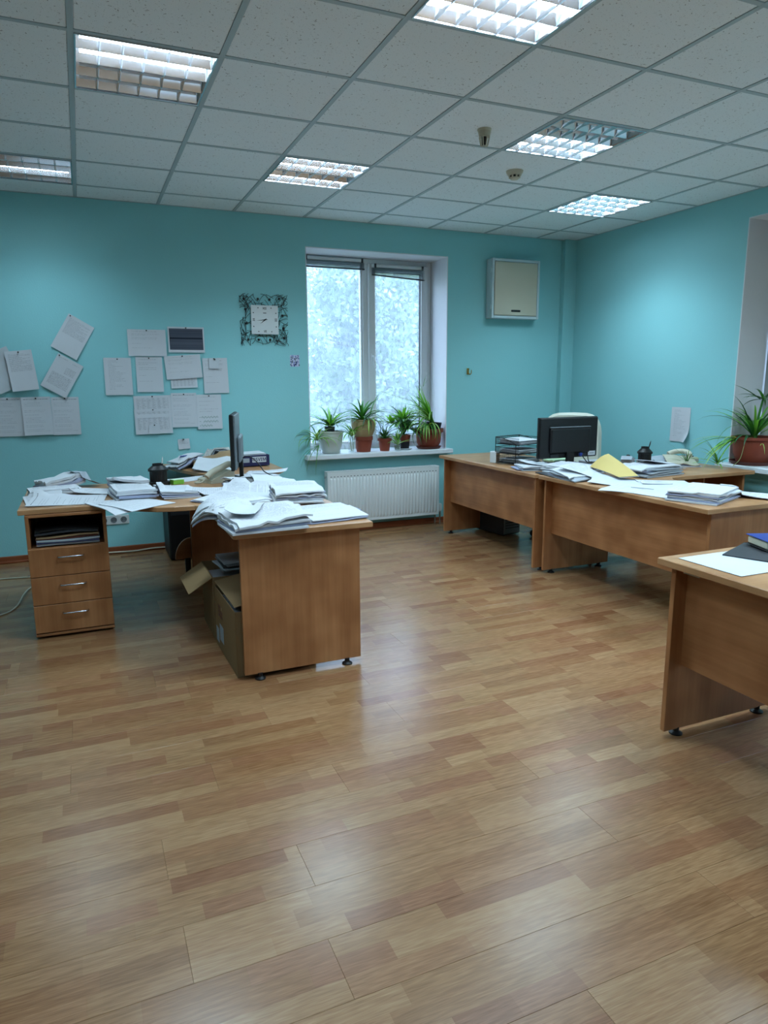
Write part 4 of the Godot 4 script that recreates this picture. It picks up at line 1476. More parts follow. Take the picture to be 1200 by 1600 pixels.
	stack("squared stack of white folders at the corner of the right desk", 3.22, -2.88, 24, 7, 0.055, M.page4, {"w": 0.36, "l": 0.28, "jit": 0.01, "skew": 3.0, "under": M.paper})
	loose("printed sheet right of the squared stack, at the frame edge", 3.56, -2.83, 30, M.page0, {"w": 0.24, "l": 0.31, "t": 0.004})

func yellow_folder() -> void:
	var t := thing("folder", "yellow card folder leaning open on the papers of the right desk", "folder", Vector3(3.37, HD + 0.05, -3.78), -1.80)
	for k in 2:
		var top := []
		var low := []
		for a in 6:
			var rt := []
			var rl := []
			for b in 7:
				var u := b / 6.0
				var v := a / 5.0
				var p := Vector3((u - 0.5) * 0.42, 0.09 * sin(v * 1.5) * (1.0 - 0.95 * u) - 0.02 * u + 0.004 * k + 0.02 * u * (1 - u), (v - 0.5) * -0.14)
				rl.append(p)
				rt.append(p + Vector3(0, 0.0018, 0))
			top.append(rt)
			low.append(rl)
		top.reverse()
		low.reverse()
		put("cover" if k == 1 else "inner_sheet", shape().sheet(top, low).done(), M.yellow if k == 1 else M.paper, t, move(0, 0, 0.006 * k))

func wire_tray(at: Vector3, turn: float) -> void:
	var t := thing("letter_tray", "three-tier black wire mesh letter tray on the straight desk", "letter tray", at, turn)
	var w := 0.30
	var l := 0.24
	for k in 3:
		var y := 0.012 + k * 0.075
		var tier := shape()
		for sx in [-w / 2, w / 2]:
			tier.tube([Vector3(sx, y, -l / 2), Vector3(sx, y, l / 2)], 0.0022, 5)
			tier.tube([Vector3(sx, y + 0.05, -l / 2), Vector3(sx, y + 0.05, l / 2)], 0.0022, 5)
		tier.tube([Vector3(-w / 2, y, l / 2), Vector3(w / 2, y, l / 2)], 0.0022, 5)
		tier.tube([Vector3(-w / 2, y, -l / 2), Vector3(w / 2, y, -l / 2)], 0.0022, 5)
		tier.tube([Vector3(-w / 2, y + 0.05, -l / 2), Vector3(w / 2, y + 0.05, -l / 2)], 0.0022, 5)
		var tr := put("tier", tier.done(), M.black, t)
		var mesh := shape()
		for i in 24:
			var x := -w / 2 + w * (i + 0.5) / 24
			mesh.tube([Vector3(x, y + 0.05, -l / 2), Vector3(x, y, -l / 2), Vector3(x, y - 0.0005, l / 2)], 0.0011, 3)
		for i in 20:
			var z := -l / 2 + l * (i + 0.5) / 20
			mesh.tube([Vector3(-w / 2, y + 0.05, z), Vector3(-w / 2, y, z), Vector3(w / 2, y, z), Vector3(w / 2, y + 0.05, z)], 0.0011, 3)
		for i in 4:
			var yy := y + 0.01 + i * 0.01
			mesh.tube([Vector3(-w / 2, yy, l / 2), Vector3(-w / 2, yy, -l / 2), Vector3(w / 2, yy, -l / 2), Vector3(w / 2, yy, l / 2)], 0.0011, 3)
		var ms := put("wire_mesh", mesh.done(), M.darkgrey, tr)
		ms.set_meta("kind", "stuff")
	for sx in [-w / 2, w / 2]:
		for sz in [-l / 2, l / 2 - 0.03]:
			put("post", shape().tube([Vector3(sx, 0.0, sz), Vector3(sx, 0.215 if sz < 0 else 0.165, sz)], 0.003, 6).done(), M.black, t)
	put("top_rail", shape().tube(smooth_path([Vector3(-w / 2, 0.165, l / 2 - 0.03), Vector3(-w / 2, 0.20, 0.0), Vector3(-w / 2, 0.215, -l / 2 + 0.02), Vector3(-w / 2 + 0.02, 0.218, -l / 2), Vector3(w / 2 - 0.02, 0.218, -l / 2), Vector3(w / 2, 0.215, -l / 2 + 0.02), Vector3(w / 2, 0.20, 0.0), Vector3(w / 2, 0.165, l / 2 - 0.03)], 4), 0.003, 6).done(), M.black, t)
	for k in 3:
		var y := 0.017 + k * 0.075
		var pt := thing("paper_stack", ["papers in the lowest tier of the wire tray", "papers in the middle tier of the wire tray", "papers in the top tier of the wire tray"][k], "paper stack", at + Vector3(0, y, 0), turn, "paper stacks on the desks")
		for j in 4:
			put("sheet", box_mesh(Vector3(0.26, 0.005, 0.21), 0.001), M.paper if j % 2 == 1 else M.grey_paper, pt, Transform3D(Basis(Vector3.UP, rng.randf_range(-0.08, 0.08)) * Basis(Vector3.RIGHT, 0.02 * k), Vector3(rng.randf_range(-0.008, 0.008), 0.004 + j * (0.0065 + 0.001 * k), 0.01)))
	solid_on_desk(at - Vector3(0.17, 0, 0.15), at + Vector3(0.17, 0.02, 0.13))

func near_desk_things() -> void:
	loose("large blank white sheet on the near right desk", 2.235, -1.785, 0, M.paper, {"w": 0.36, "l": 0.28, "t": 0.0016, "soft": 1})
	loose("dark glossy magazine half under the white sheet on the near desk", 2.41, -1.84, 24, M.darkgrey, {"w": 0.28, "l": 0.22, "t": 0.004, "soft": 1})
	var t := thing("notebook", "bright blue covered notebook at the right edge on the near desk", "notebook", Vector3(2.525, HD + 0.012, -1.87), -0.35)
	put("pages", box_mesh(Vector3(0.17, 0.034, 0.14), 0.006), M.beige, t, move(0, 0.019, 0))
	put("cover", box_mesh(Vector3(0.18, 0.003, 0.15), 0.001), M.blue, t, move(0, 0.0378, 0))
	put("cover", box_mesh(Vector3(0.18, 0.002, 0.15), 0.001), M.dark, t, move(0, 0.001, 0))

# ==================================================================== things on the walls
func note(label: String, cx: float, cy: float, w: float, h: float, deg: float, mat: Material, opts := {}) -> void:
	var t := thing("wall_note", label, "note", Vector3(cx, cy, ZB + 0.0015 + opts.get("off", 0.0)), 0, "notes pinned to the back wall")
	t.rotation.z = deg_to_rad(deg)
	var curl: float = opts.get("curl", 0.008)
	var top := []
	var low := []
	for a in 7:
		var rt := []
		var rl := []
		for b in 6:
			var u := b / 5.0
			var v := a / 6.0
			var z := curl * v * v + curl * 0.5 * pow(absf(u - 0.5) * 2.0, 3.0)
			rl.append(Vector3((u - 0.5) * w, (0.5 - v) * h, z))
			rt.append(Vector3((u - 0.5) * w, (0.5 - v) * h, z + 0.0007))
		top.append(rt)
		low.append(rl)
	put("sheet", shape().sheet(top, low).done(), mat, t)
	if opts.get("pin", true):
		var px: float = opts.get("px", 0.0)
		var py: float = opts.get("py", h * 0.46)
		var pin := shape()
		pin.X = Transform3D(Basis(Vector3.RIGHT, PI / 2), Vector3(px, py, 0.002))
		pin.lathe([Vector2(0.0, 0.0), Vector2(0.005, 0.001), Vector2(0.0035, 0.005), Vector2(0.0055, 0.011), Vector2(0.0, 0.012)], 10)
		put("push_pin", pin.done(), M.black, t)

func wall_things() -> void:
	# pinned notes (centres, sizes and angles as they hang)
	note("tilted white notice, highest note on the wall, pinned at its corner", -0.027, 1.755, 0.205, 0.29, -31, M.page6, {"px": -0.085})
	note("tilted printed letter just below the highest notice", -0.127, 1.458, 0.2, 0.285, -31, M.page3, {"px": -0.085, "off": 0.004})
	note("folded sheet hanging over another at the left edge of the wall", -0.402, 1.497, 0.185, 0.30, 6, M.page6, {"curl": 0.02, "off": 0.012})
	note("sheet with a paper clip, half hidden at the very left edge", -0.53, 1.50, 0.21, 0.30, 24, M.paper, {"curl": 0.012})
	note("leftmost of the three printed forms in a row", -0.525, 1.147, 0.20, 0.297, 0, M.page5)
	note("middle of the three printed forms, its lower corner curling", -0.327, 1.15, 0.205, 0.295, 1, M.page5, {"curl": 0.016, "off": 0.003})
	note("rightmost of the three printed forms in a row", -0.124, 1.146, 0.2, 0.295, 0, M.page5, {"off": 0.001})
	note("landscape white sheet left of the dark photocopy", 0.523, 1.718, 0.295, 0.21, 0, M.page4)
	note("landscape sheet with a dark grey photocopied picture", 0.834, 1.747, 0.292, 0.206, 0, M.page7)
	note("portrait list alone at the left of the middle notes", 0.285, 1.451, 0.207, 0.295, 0, M.page1)
	note("portrait sheet right of the single list, under the landscape sheet", 0.527, 1.466, 0.206, 0.282, 0, M.page4)
	note("landscape sheet with handwriting right under the dark photocopy", 0.798, 1.527, 0.29, 0.19, 4, M.page4, {"off": 0.004})
	note("short slip showing beneath the handwritten landscape sheet", 0.797, 1.40, 0.213, 0.09, 2, M.page2, {"pin": false})
	note("portrait sheet with a small slip taped on, rightmost of the middle row", 1.06, 1.455, 0.207, 0.292, 1, M.page4)
	note("small slip taped at the top of the rightmost portrait sheet", 1.05, 1.555, 0.085, 0.085, 0, M.paper, {"off": 0.008, "curl": 0.004})
	note("wide printed table sheet, upper one of the lower group", 0.535, 1.205, 0.293, 0.18, 1, M.page2)
	note("wide printed table sheet, lower one overlapping the upper", 0.533, 1.085, 0.293, 0.205, 1, M.page2, {"off": 0.005})
	note("tiny white slip pinned at the bottom of the lower table sheet", 0.535, 1.02, 0.088, 0.075, 0, M.paper, {"off": 0.018, "curl": 0.003})
	note("dense price list between the table sheets and the green handwriting", 0.785, 1.172, 0.207, 0.283, 0, M.page5, {"off": 0.002})
	note("sheet with three lines of green handwriting, lower right of the notes", 0.992, 1.153, 0.207, 0.29, 0, M.page8, {"off": 0.004})
	note("tiny square memo pinned alone below the green handwriting", 0.766, 0.888, 0.095, 0.085, 4, M.page6, {"curl": 0.006})
	# sheet on the right wall
	var rp := thing("wall_note", "single printed list pinned to the right wall, its corner folded up", "note", Vector3(XR - 0.002, 1.018, -4.525), -PI / 2)
	var top := []
	var low := []
	for a in 9:
		var rt := []
		var rl := []
		for b in 8:
			var u := b / 7.0
			var v := a / 8.0
			var z := 0.004 * v + 0.30 * pow(maxf(0.0, u + v - 1.55), 2.0)
			rl.append(Vector3((u - 0.5) * 0.208, (0.5 - v) * 0.294, z))
			rt.append(Vector3((u - 0.5) * 0.208, (0.5 - v) * 0.294, z + 0.0007))
		top.append(rt)
		low.append(rl)
	put("sheet", shape().sheet(top, low).done(), M.page1, rp)
	# wall clock in a wire frame
	var ck := thing("wall_clock", "square white wall clock in a black wire nest frame with roman numerals", "clock", Vector3(1.495, 1.923, ZB))
	put_box("face", Vector3(-0.118, -0.120, 0.022), Vector3(0.118, 0.120, 0.034), M.white_paint, ck, 0.002)
	put_box("movement", Vector3(-0.05, -0.05, 0.001), Vector3(0.05, 0.05, 0.0215), M.black, ck, 0.002)
	var wires := shape()
	var rw := RandomNumberGenerator.new()
	rw.seed = 5
	for k in 120:
		var side := k % 4
		var a := Vector2(-0.20 + 0.40 * (k / 4) / 29.0 + rw.randf_range(-0.02, 0.02), rw.randf_range(0.10, 0.212))
		var ang := rw.randf() * PI
		var l := rw.randf_range(0.05, 0.13)
		var d := Vector2(cos(ang), sin(ang)) * l / 2.0
		var bend := Vector2(-d.y, d.x) * rw.randf_range(-0.5, 0.5)
		var p0 := clamp_nest((a - d).rotated(side * PI / 2))
		var p1 := clamp_nest((a + bend).rotated(side * PI / 2))
		var p2 := clamp_nest((a + d).rotated(side * PI / 2))
		wires.tube(arc(Vector3(p0.x, p0.y, 0.012), Vector3(p1.x, p1.y, 0.016), Vector3(p2.x, p2.y, 0.012), 5), 0.0019, 4)
	var wf := put("wire_frame", wires.done(), M.black, ck)
	wf.set_meta("kind", "stuff")
	for p in [[-0.17, 0.17], [-0.05, 0.172], [0.05, 0.17], [0.135, 0.18], [-0.16, 0.085], [0.16, 0.04], [-0.155, -0.03], [0.165, -0.065], [-0.145, -0.165], [-0.055, -0.165], [0.045, -0.165], [0.17, -0.15]]:
		var bd := shape()
		bd.X = Transform3D(Basis(Vector3.RIGHT, PI / 2), Vector3(p[0], p[1], 0.008))
		bd.lathe([Vector2(0.0, 0.0), Vector2(0.008, 0.002), Vector2(0.011, 0.008), Vector2(0.008, 0.014), Vector2(0.0, 0.016)], 12)
		put("bead", bd.done(), M.black, ck)
	text_on(ck, "XII", 0.024, Vector3(0, 0.094, 0.0345), Basis.IDENTITY, M.black, "numeral")
	text_on(ck, "VI", 0.024, Vector3(0, -0.096, 0.0345), Basis.IDENTITY, M.black, "numeral")
	text_on(ck, "III", 0.024, Vector3(0.096, 0, 0.0345), Basis(Vector3.BACK, -PI / 2), M.black, "numeral")
	text_on(ck, "IX", 0.024, Vector3(-0.096, 0, 0.0345), Basis(Vector3.BACK, PI / 2), M.black, "numeral")
	put_box("maker_mark", Vector3(-0.014, 0.054, 0.0342), Vector3(0.014, 0.059, 0.0348), M.dark, ck, 0.0)
	for h in [1, 2, 4, 5, 7, 8, 10, 11]:
		var a: float = h * TAU / 12.0
		var p := Vector2(sin(a), cos(a))
		p *= 0.098 / maxf(absf(p.x), absf(p.y))
		put_box("hour_dot", Vector3(p.x - 0.004, p.y - 0.004, 0.0342), Vector3(p.x + 0.004, p.y + 0.004, 0.0352), M.black, ck, 0.0)
	hand(ck, deg_to_rad(264.0), 0.078, 0.006, 0.037)
	hand(ck, deg_to_rad(231.0), 0.056, 0.008, 0.0395)
	var hub := shape()
	hub.X = Transform3D(Basis(Vector3.RIGHT, PI / 2), Vector3(0, 0, 0.034))
	hub.lathe([Vector2(0, 0), Vector2(0.006, 0), Vector2(0.006, 0.007), Vector2(0, 0.008)], 12)
	put("hub", hub.done(), M.black, ck)
	# sticker under the clock
	var stk := thing("sticker", "small blue and white photo sticker on the wall beside the window", "sticker", Vector3(1.758, 1.582, ZB + 0.001))
	var im := Image.create(64, 64, false, Image.FORMAT_RGB8)
	im.fill(Color(0.72, 0.74, 0.84))
	for k in 90:
		var p := Vector2i(rng.randi_range(0, 58), rng.randi_range(0, 58))
		var c: Color = [Color(0.86, 0.86, 0.90), Color(0.20, 0.22, 0.50), Color(0.50, 0.55, 0.78), Color(0.12, 0.20, 0.24), Color(0.80, 0.80, 0.86)][rng.randi_range(0, 4)]
		im.fill_rect(Rect2i(p, Vector2i(rng.randi_range(3, 9), rng.randi_range(3, 9))), c)
	var smat := plain(Color.WHITE, 0.5)
	smat.albedo_texture = ImageTexture.create_from_image(im)
	var so := PackedVector2Array()
	put("print", shape().sheet([[Vector3(-0.043, 0.05, 0.001), Vector3(0.043, 0.05, 0.001)], [Vector3(-0.043, -0.05, 0.003), Vector3(0.043, -0.05, 0.003)]], [[Vector3(-0.043, 0.05, 0), Vector3(0.043, 0.05, 0)], [Vector3(-0.043, -0.05, 0.002), Vector3(0.043, -0.05, 0.002)]]).done(), smat, stk)
	so.clear()
	# brass hook
	var hk := thing("wall_hook", "small brass double coat hook on the wall right of the window", "hook", Vector3(3.518, 1.49, ZB))
	put_box("plate", Vector3(-0.012, -0.03, 0), Vector3(0.012, 0.03, 0.004), M.brass, hk, 0.001)
	for sx in [-1.0, 1.0]:
		put("hook", shape().tube(smooth_path([Vector3(0, -0.01, 0.004), Vector3(sx * 0.012, -0.03, 0.02), Vector3(sx * 0.018, -0.02, 0.035), Vector3(sx * 0.02, 0.012, 0.035)], 5), 0.004, 7).done(), M.brass, hk)
	put("knob", shape().lathe([Vector2(0, 0), Vector2(0.008, 0.004), Vector2(0.008, 0.010), Vector2(0, 0.014)], 12, Vector3(0, 0.012, 0.012)).done(), M.brass, hk)
	# electrical cabinet
	var cb := thing("wall_cabinet", "beige metal fuse box cabinet mounted high on the back wall", "cabinet", Vector3(3.98, 2.272, ZB))
	var y0 := -0.275
	var y1 := 0.278
	put_box("body", Vector3(-0.272, y0, 0.0), Vector3(0.272, y1, 0.085), M.housing, cb, 0.004)
	var fr := shape()
	frame_ring(fr, Vector3(-0.274, y0 - 0.002, 0.0855), Vector3(0.274, y1 + 0.002, 0.112), 0.026, 0.004)
	put("frame", fr.done(), M.housing, cb)
	var dr := put_box("door", Vector3(-0.244, y0 + 0.028, 0.09), Vector3(0.244, y1 - 0.028, 0.114), M.beige, cb, 0.004)
	put("latch", box_mesh(Vector3(0.105, 0.018, 0.006), 0.002), M.black, dr, move(-0.0, -0.205, 0.014))
	for k in 2:
		put_box("hinge", Vector3(-0.282, 0.15 - k * 0.34, 0.06), Vector3(-0.273, 0.19 - k * 0.34, 0.10), M.housing, cb, 0.002)
	# sockets
	var sk := thing("wall_socket", "white triple wall socket below the left desk's papers", "socket", Vector3(0.165, 0.282, ZB))
	put_box("plate", Vector3(-0.12, -0.038, 0), Vector3(0.12, 0.038, 0.011), M.white_paint, sk, 0.003)
	for k in 3:
		var s := shape()
		s.X = Transform3D(Basis(Vector3.RIGHT, PI / 2), Vector3(-0.077 + k * 0.077, 0, 0.0115))
		s.lathe([Vector2(0.0, 0.001), Vector2(0.019, 0.001), Vector2(0.021, 0.004), Vector2(0.024, 0.004), Vector2(0.025, 0.0)], 20)
		var ss := put("socket", s.done(), M.grey, sk)
		for q in [-0.0095, 0.0095]:
			put("pin_hole", box_mesh(Vector3(0.005, 0.005, 0.001)), M.black, ss, move(-0.077 + k * 0.077 + q, 0, 0.0132))

func clamp_nest(p: Vector2) -> Vector2:
	return p.clamp(Vector2(-0.208, -0.216), Vector2(0.208, 0.214))

func hand(parent: Node, a: float, l: float, w: float, z: float) -> void:
	var d := Vector2(sin(a), cos(a))
	var n := Vector2(d.y, -d.x) * w / 2.0
	var s := shape()
	var o := PackedVector2Array([d * -l * 0.28 - n * 0.6, d * -l * 0.28 + n * 0.6, d * 0.1 * l + n, d * l, d * 0.1 * l - n])
	for k in o.size():
		o[k] = Vector2(o[k].x, -o[k].y)
	s.X = Transform3D(Basis(Vector3.RIGHT, PI / 2), Vector3(0, 0, z))
	s.prism(o, 0.0, 0.0012)
	put("clock_hand", s.done(), M.black, parent)

# ==================================================================== radiator
func radiator() -> void:
	var x0 := 2.0
	var x1 := 3.148
	var y0 := 0.105
	var y1 := 0.588
	var z := -5.958
	var t := thing("radiator", "white ribbed panel radiator under the back window", "radiator", Vector3.ZERO)
	put_box("front_panel", Vector3(x0 + 0.003, y0, z - 0.012), Vector3(x1 - 0.003, y1 - 0.012, z - 0.005), M.white_paint, t, 0.004)
	put_box("back_panel", Vector3(x0 + 0.003, y0, z - 0.085), Vector3(x1 - 0.003, y1 - 0.012, z - 0.078), M.white_paint, t, 0.002)
	var n := 34
	var p := (x1 - x0 - 0.04) / n
	var ribs := shape()
	var w := p * 0.66
	# a rib: raised rounded ridge with sloping ends
	var prof := [Vector2(-0.5, 0.0), Vector2(-0.36, 0.75), Vector2(-0.15, 1.0), Vector2(0.15, 1.0), Vector2(0.36, 0.75), Vector2(0.5, 0.0)]
	var ry0 := y0 + 0.028
	var ry1 := y1 - 0.062
	var dep := 0.011
	ribs.smooth(1)
	for k in 5:
		var a: Vector2 = prof[k]
		var b: Vector2 = prof[k + 1]
		ribs.quad(Vector3(a.x * w, ry0 + 0.014, a.y * dep), Vector3(b.x * w, ry0 + 0.014, b.y * dep), Vector3(b.x * w, ry1 - 0.014, b.y * dep), Vector3(a.x * w, ry1 - 0.014, a.y * dep))
		ribs.quad(Vector3(a.x * w, ry0, 0), Vector3(b.x * w, ry0, 0), Vector3(b.x * w, ry0 + 0.014, b.y * dep), Vector3(a.x * w, ry0 + 0.014, a.y * dep))
		ribs.quad(Vector3(a.x * w, ry1 - 0.014, a.y * dep), Vector3(b.x * w, ry1 - 0.014, b.y * dep), Vector3(b.x * w, ry1, 0), Vector3(a.x * w, ry1, 0))
	var rib := ribs.done()
	for k in n:
		put("rib", rib, M.white_paint, t, move(x0 + 0.02 + p * (k + 0.5), 0, z - 0.0052))
	var slots := shape()
	for k in n:
		slots.span(Vector3(x0 + 0.02 + p * (k + 0.5) - w * 0.32, ry1 + 0.012, z - 0.006), Vector3(x0 + 0.02 + p * (k + 0.5) + w * 0.32, ry1 + 0.018, z - 0.0044))
	put("slot_row", slots.done(), M.gasket, t)
	put_box("side_cover", Vector3(x0, y0 + 0.02, z - 0.09), Vector3(x0 + 0.003, y1, z - 0.004), M.white_paint, t, 0.001)
	put_box("side_cover", Vector3(x1 - 0.003, y0 + 0.02, z - 0.09), Vector3(x1, y1, z - 0.004), M.white_paint, t, 0.001)
	var g := shape()
	g.span(Vector3(x0 + 0.003, y1 - 0.010, z - 0.014), Vector3(x1 - 0.003, y1, z - 0.004), 0.002)
	g.span(Vector3(x0 + 0.003, y1 - 0.010, z - 0.09), Vector3(x1 - 0.003, y1, z - 0.08), 0.002)
	for k in 58:
		var x := x0 + 0.01 + k * (x1 - x0 - 0.02) / 57.0
		g.span(Vector3(x - 0.004, y1 - 0.006, z - 0.08), Vector3(x + 0.004, y1 - 0.002, z - 0.014))
	put("top_grille", g.done(), M.white_paint, t)
	put("bleed_valve", shape().tube([Vector3(x0 - 0.018, y1 - 0.05, z - 0.04), Vector3(x0 + 0.002, y1 - 0.05, z - 0.04)], 0.009, 8).done(), M.steel, t)
	put("valve", shape().lathe([Vector2(0, 0.10), Vector2(0.016, 0.10), Vector2(0.02, 0.12), Vector2(0.02, 0.165), Vector2(0.014, 0.175), Vector2(0, 0.176)], 14, Vector3(x1 + 0.035, 0.03, z - 0.05)).done(), M.white_paint, t)
	put("pipe", shape().tube([Vector3(x1 + 0.035, 0.13, z - 0.05), Vector3(x1 + 0.035, 0.0, z - 0.05)], 0.009, 8).done(), M.steel, t)
	put("pipe", shape().tube([Vector3(x1 - 0.02, 0.11, z - 0.05), Vector3(x1 - 0.02, 0.0, z - 0.05)], 0.009, 8).done(), M.steel, t)
	put("wall_bracket", box_mesh(Vector3(0.9, 0.3, 0.03), 0.0), M.white_paint, t, move((x0 + x1) / 2, 0.35, z - 0.105))

# ==================================================================== plants
func leaf_mesh(dir: float, elev: float, l: float, droop: float, w: float, n := 9) -> ArrayMesh:
	var s := shape(true)
	var p := Vector3.ZERO
	var h := Vector3(cos(dir), 0, sin(dir))
	var side := Vector3(-sin(dir), 0, cos(dir))
	var e := elev
	var rows := []
	for i in n + 1:
		var f := float(i) / n
		var d := h * cos(e) + Vector3.UP * sin(e)
		var up := d.cross(side).normalized()
		if up.y < 0:
			up = -up
		var wd := w * (0.55 + 0.9 * f - 1.45 * f * f) * 0.9
		if i == n:
			wd = 0.0004
		rows.append([p - side * wd + up * wd * 0.45, p, p + side * wd + up * wd * 0.45])
		p += d * l / n
		e -= droop / n * (0.5 + f)
	for i in n:
		for j in 2:
			s.quad(rows[i][j], rows[i][j + 1], rows[i + 1][j + 1], rows[i + 1][j])
	return s.done()

func tuft(t: Node3D, at: Vector3, n: int, l0: float, l1: float, w: float, e0: float, e1: float, droop: float, mats: Array, face := -99.0, spread := TAU) -> void:
	for k in n:
		var a := k * 2.39996 if face < -50.0 else face + (float(k) / n - 0.5) * spread + rng.randf_range(-0.1, 0.1)
		var l := rng.randf_range(l0, l1)
		put("leaf", leaf_mesh(a, rng.randf_range(e0, e1), l, droop * rng.randf_range(0.7, 1.2), w * rng.randf_range(0.8, 1.15)), M[mats[k % mats.size()]], t, move(at.x, at.y, at.z))

func pot_profile(r0: float, r1: float, h: float, rim: float) -> Array:
	return [Vector2(0, 0), Vector2(r0, 0), Vector2(r0 + (r1 - r0) * 0.8, h * 0.8), Vector2(r1 + rim, h * 0.8), Vector2(r1 + rim, h), Vector2(r1 - 0.006, h), Vector2(r1 - 0.008, h - 0.02), Vector2(0, h - 0.02)]

func sill_plants() -> void:
	var y := 0.7455
	# 1 glass jar with a trailing spider plant at the far left
	var t := thing("jar_plant", "spider plant trailing from a glass jar at the left end of the sill", "potted plant", Vector3(1.935, y, -6.04))
	put("jar", shape().lathe([Vector2(0, 0), Vector2(0.032, 0), Vector2(0.034, 0.01), Vector2(0.034, 0.10), Vector2(0.028, 0.115), Vector2(0.028, 0.13), Vector2(0.026, 0.13), Vector2(0.026, 0.11), Vector2(0.031, 0.098), Vector2(0.031, 0.01), Vector2(0, 0.006)], 18).done(), M.glass, t)
	put("water", shape().lathe([Vector2(0, 0.007), Vector2(0.0295, 0.008), Vector2(0.0295, 0.07), Vector2(0, 0.07)], 16).done(), M.glass, t)
	for k in 5:
		put("stem", shape().tube(smooth_path([Vector3(0, 0.02, 0), Vector3(0.012 * cos(k * 1.3), 0.09, 0.012 * sin(k * 1.3)), Vector3(0.02 * cos(k * 1.3), 0.15, 0.02 * sin(k * 1.3))], 4), 0.002, 5).done(), M.stem, t)
	tuft(t, Vector3(0, 0.13, 0), 34, 0.18, 0.32, 0.010, 0.2, 1.3, 2.6, ["leaf3", "leaf0", "leaf1"])
	put("leaf", leaf_mesh(PI * 0.97, 0.15, 0.21, 0.25, 0.013), M.leaf2, t, move(0, 0.13, 0.03))
	for k in 4:
		put("leaf", leaf_mesh(PI * 0.9 - k * 0.28, -0.2, 0.28 + 0.05 * k, 1.1, 0.006), M.leaf0, t, move(0.0, 0.09, 0.06))
	# 2 grey-white pot
	t = thing("potted_plant", "pointed-leaf plant in a grey white pot with a matching saucer", "potted plant", Vector3(2.095, y, -6.12))
	put("saucer", shape().lathe([Vector2(0, 0), Vector2(0.075, 0), Vector2(0.092, 0.016), Vector2(0.088, 0.016), Vector2(0.074, 0.005), Vector2(0, 0.005)], 28).done(), M.pot_grey, t)
	put("pot", shape().lathe([Vector2(0, 0.005), Vector2(0.076, 0.006), Vector2(0.10, 0.06), Vector2(0.112, 0.15), Vector2(0.114, 0.185), Vector2(0.12, 0.19), Vector2(0.12, 0.205), Vector2(0.108, 0.205), Vector2(0.104, 0.18), Vector2(0, 0.178)], 28).done(), M.pot_grey, t)
	put("soil", shape().lathe([Vector2(0.1035, 0.181), Vector2(0.05, 0.188), Vector2(0, 0.19)], 20).done(), M.soil, t)
	put("inner_pot", shape().lathe([Vector2(0, 0.18), Vector2(0.042, 0.18), Vector2(0.05, 0.245), Vector2(0.046, 0.245), Vector2(0.042, 0.23), Vector2(0, 0.23)], 20).done(), M.darkgrey, t, move(-0.01, 0, 0))
	tuft(t, Vector3(0, 0.235, 0), 26, 0.20, 0.36, 0.019, 0.3, 1.1, 1.4, ["leaf0", "leaf2", "leaf1"])
	put("leaf", leaf_mesh(0.2, 1.35, 0.27, 0.5, 0.02), M.leaf0, t, move(0.0, 0.235, 0.01))
	put("leaf", leaf_mesh(0.9, 0.2, 0.24, 2.0, 0.016), M.leaf2, t, move(0.02, 0.20, 0.08))
	# 3 glass jar with cuttings
	t = thing("jar_plant", "glass jar of pale cuttings between the grey pot and the stacked pots", "potted plant", Vector3(2.285, y, -6.07))
	put("jar", shape().lathe([Vector2(0, 0), Vector2(0.034, 0), Vector2(0.036, 0.01), Vector2(0.036, 0.13), Vector2(0.032, 0.145), Vector2(0.030, 0.145), Vector2(0.033, 0.128), Vector2(0.033, 0.01), Vector2(0, 0.006)], 18).done(), M.glass, t)
	put("water", shape().lathe([Vector2(0, 0.007), Vector2(0.0315, 0.008), Vector2(0.0315, 0.1), Vector2(0, 0.1)], 16).done(), M.glass, t)
	for k in 5:
		put("stem", shape().tube(smooth_path([Vector3(0.01 * cos(k), 0.01, 0.01 * sin(k)), Vector3(0.018 * cos(k * 1.3), 0.09, 0.018 * sin(k * 1.3)), Vector3(0.02 * cos(k * 1.3), 0.2, 0.02 * sin(k * 1.3))], 4), 0.002, 5).done(), M.stem, t)
	tuft(t, Vector3(0, 0.15, 0), 30, 0.14, 0.28, 0.011, 0.4, 1.3, 2.4, ["leaf3", "leaf1", "leaf0"])
	# 4 tan pot standing in a terracotta pot
	t = thing("potted_plant", "aloe in a tan pot stacked on a terracotta pot on the sill", "potted plant", Vector3(2.415, y, -6.11))
	put("pot", shape().lathe([Vector2(0, 0), Vector2(0.066, 0), Vector2(0.084, 0.11), Vector2(0.09, 0.112), Vector2(0.09, 0.145), Vector2(0.08, 0.145), Vector2(0.078, 0.125), Vector2(0, 0.124)], 28).done(), M.terra, t)
	put("upper_pot", shape().lathe([Vector2(0, 0.126), Vector2(0.076, 0.13), Vector2(0.108, 0.20), Vector2(0.115, 0.26), Vector2(0.112, 0.29), Vector2(0.118, 0.295), Vector2(0.118, 0.305), Vector2(0.105, 0.305), Vector2(0.102, 0.285), Vector2(0, 0.283)], 28).done(), M.pot_tan, t)
	put("soil", shape().lathe([Vector2(0.102, 0.286), Vector2(0.04, 0.293), Vector2(0, 0.295)], 20).done(), M.soil, t)
	tuft(t, Vector3(-0.01, 0.29, 0), 36, 0.20, 0.31, 0.020, 0.2, 1.3, 1.3, ["leaf0", "leaf0", "leaf2"])
	tuft(t, Vector3(0.03, 0.29, 0.06), 10, 0.18, 0.30, 0.013, 0.1, 0.6, 3.0, ["leaf3", "leaf2"], 1.2, 2.8)
	put("leaf", leaf_mesh(0.1, 0.75, 0.30, 1.3, 0.018), M.leaf2, t, move(0.03, 0.29, 0))
	put("leaf", leaf_mesh(-0.2, 1.25, 0.25, 0.5, 0.018), M.leaf0, t, move(0.07, 0.33, 0))
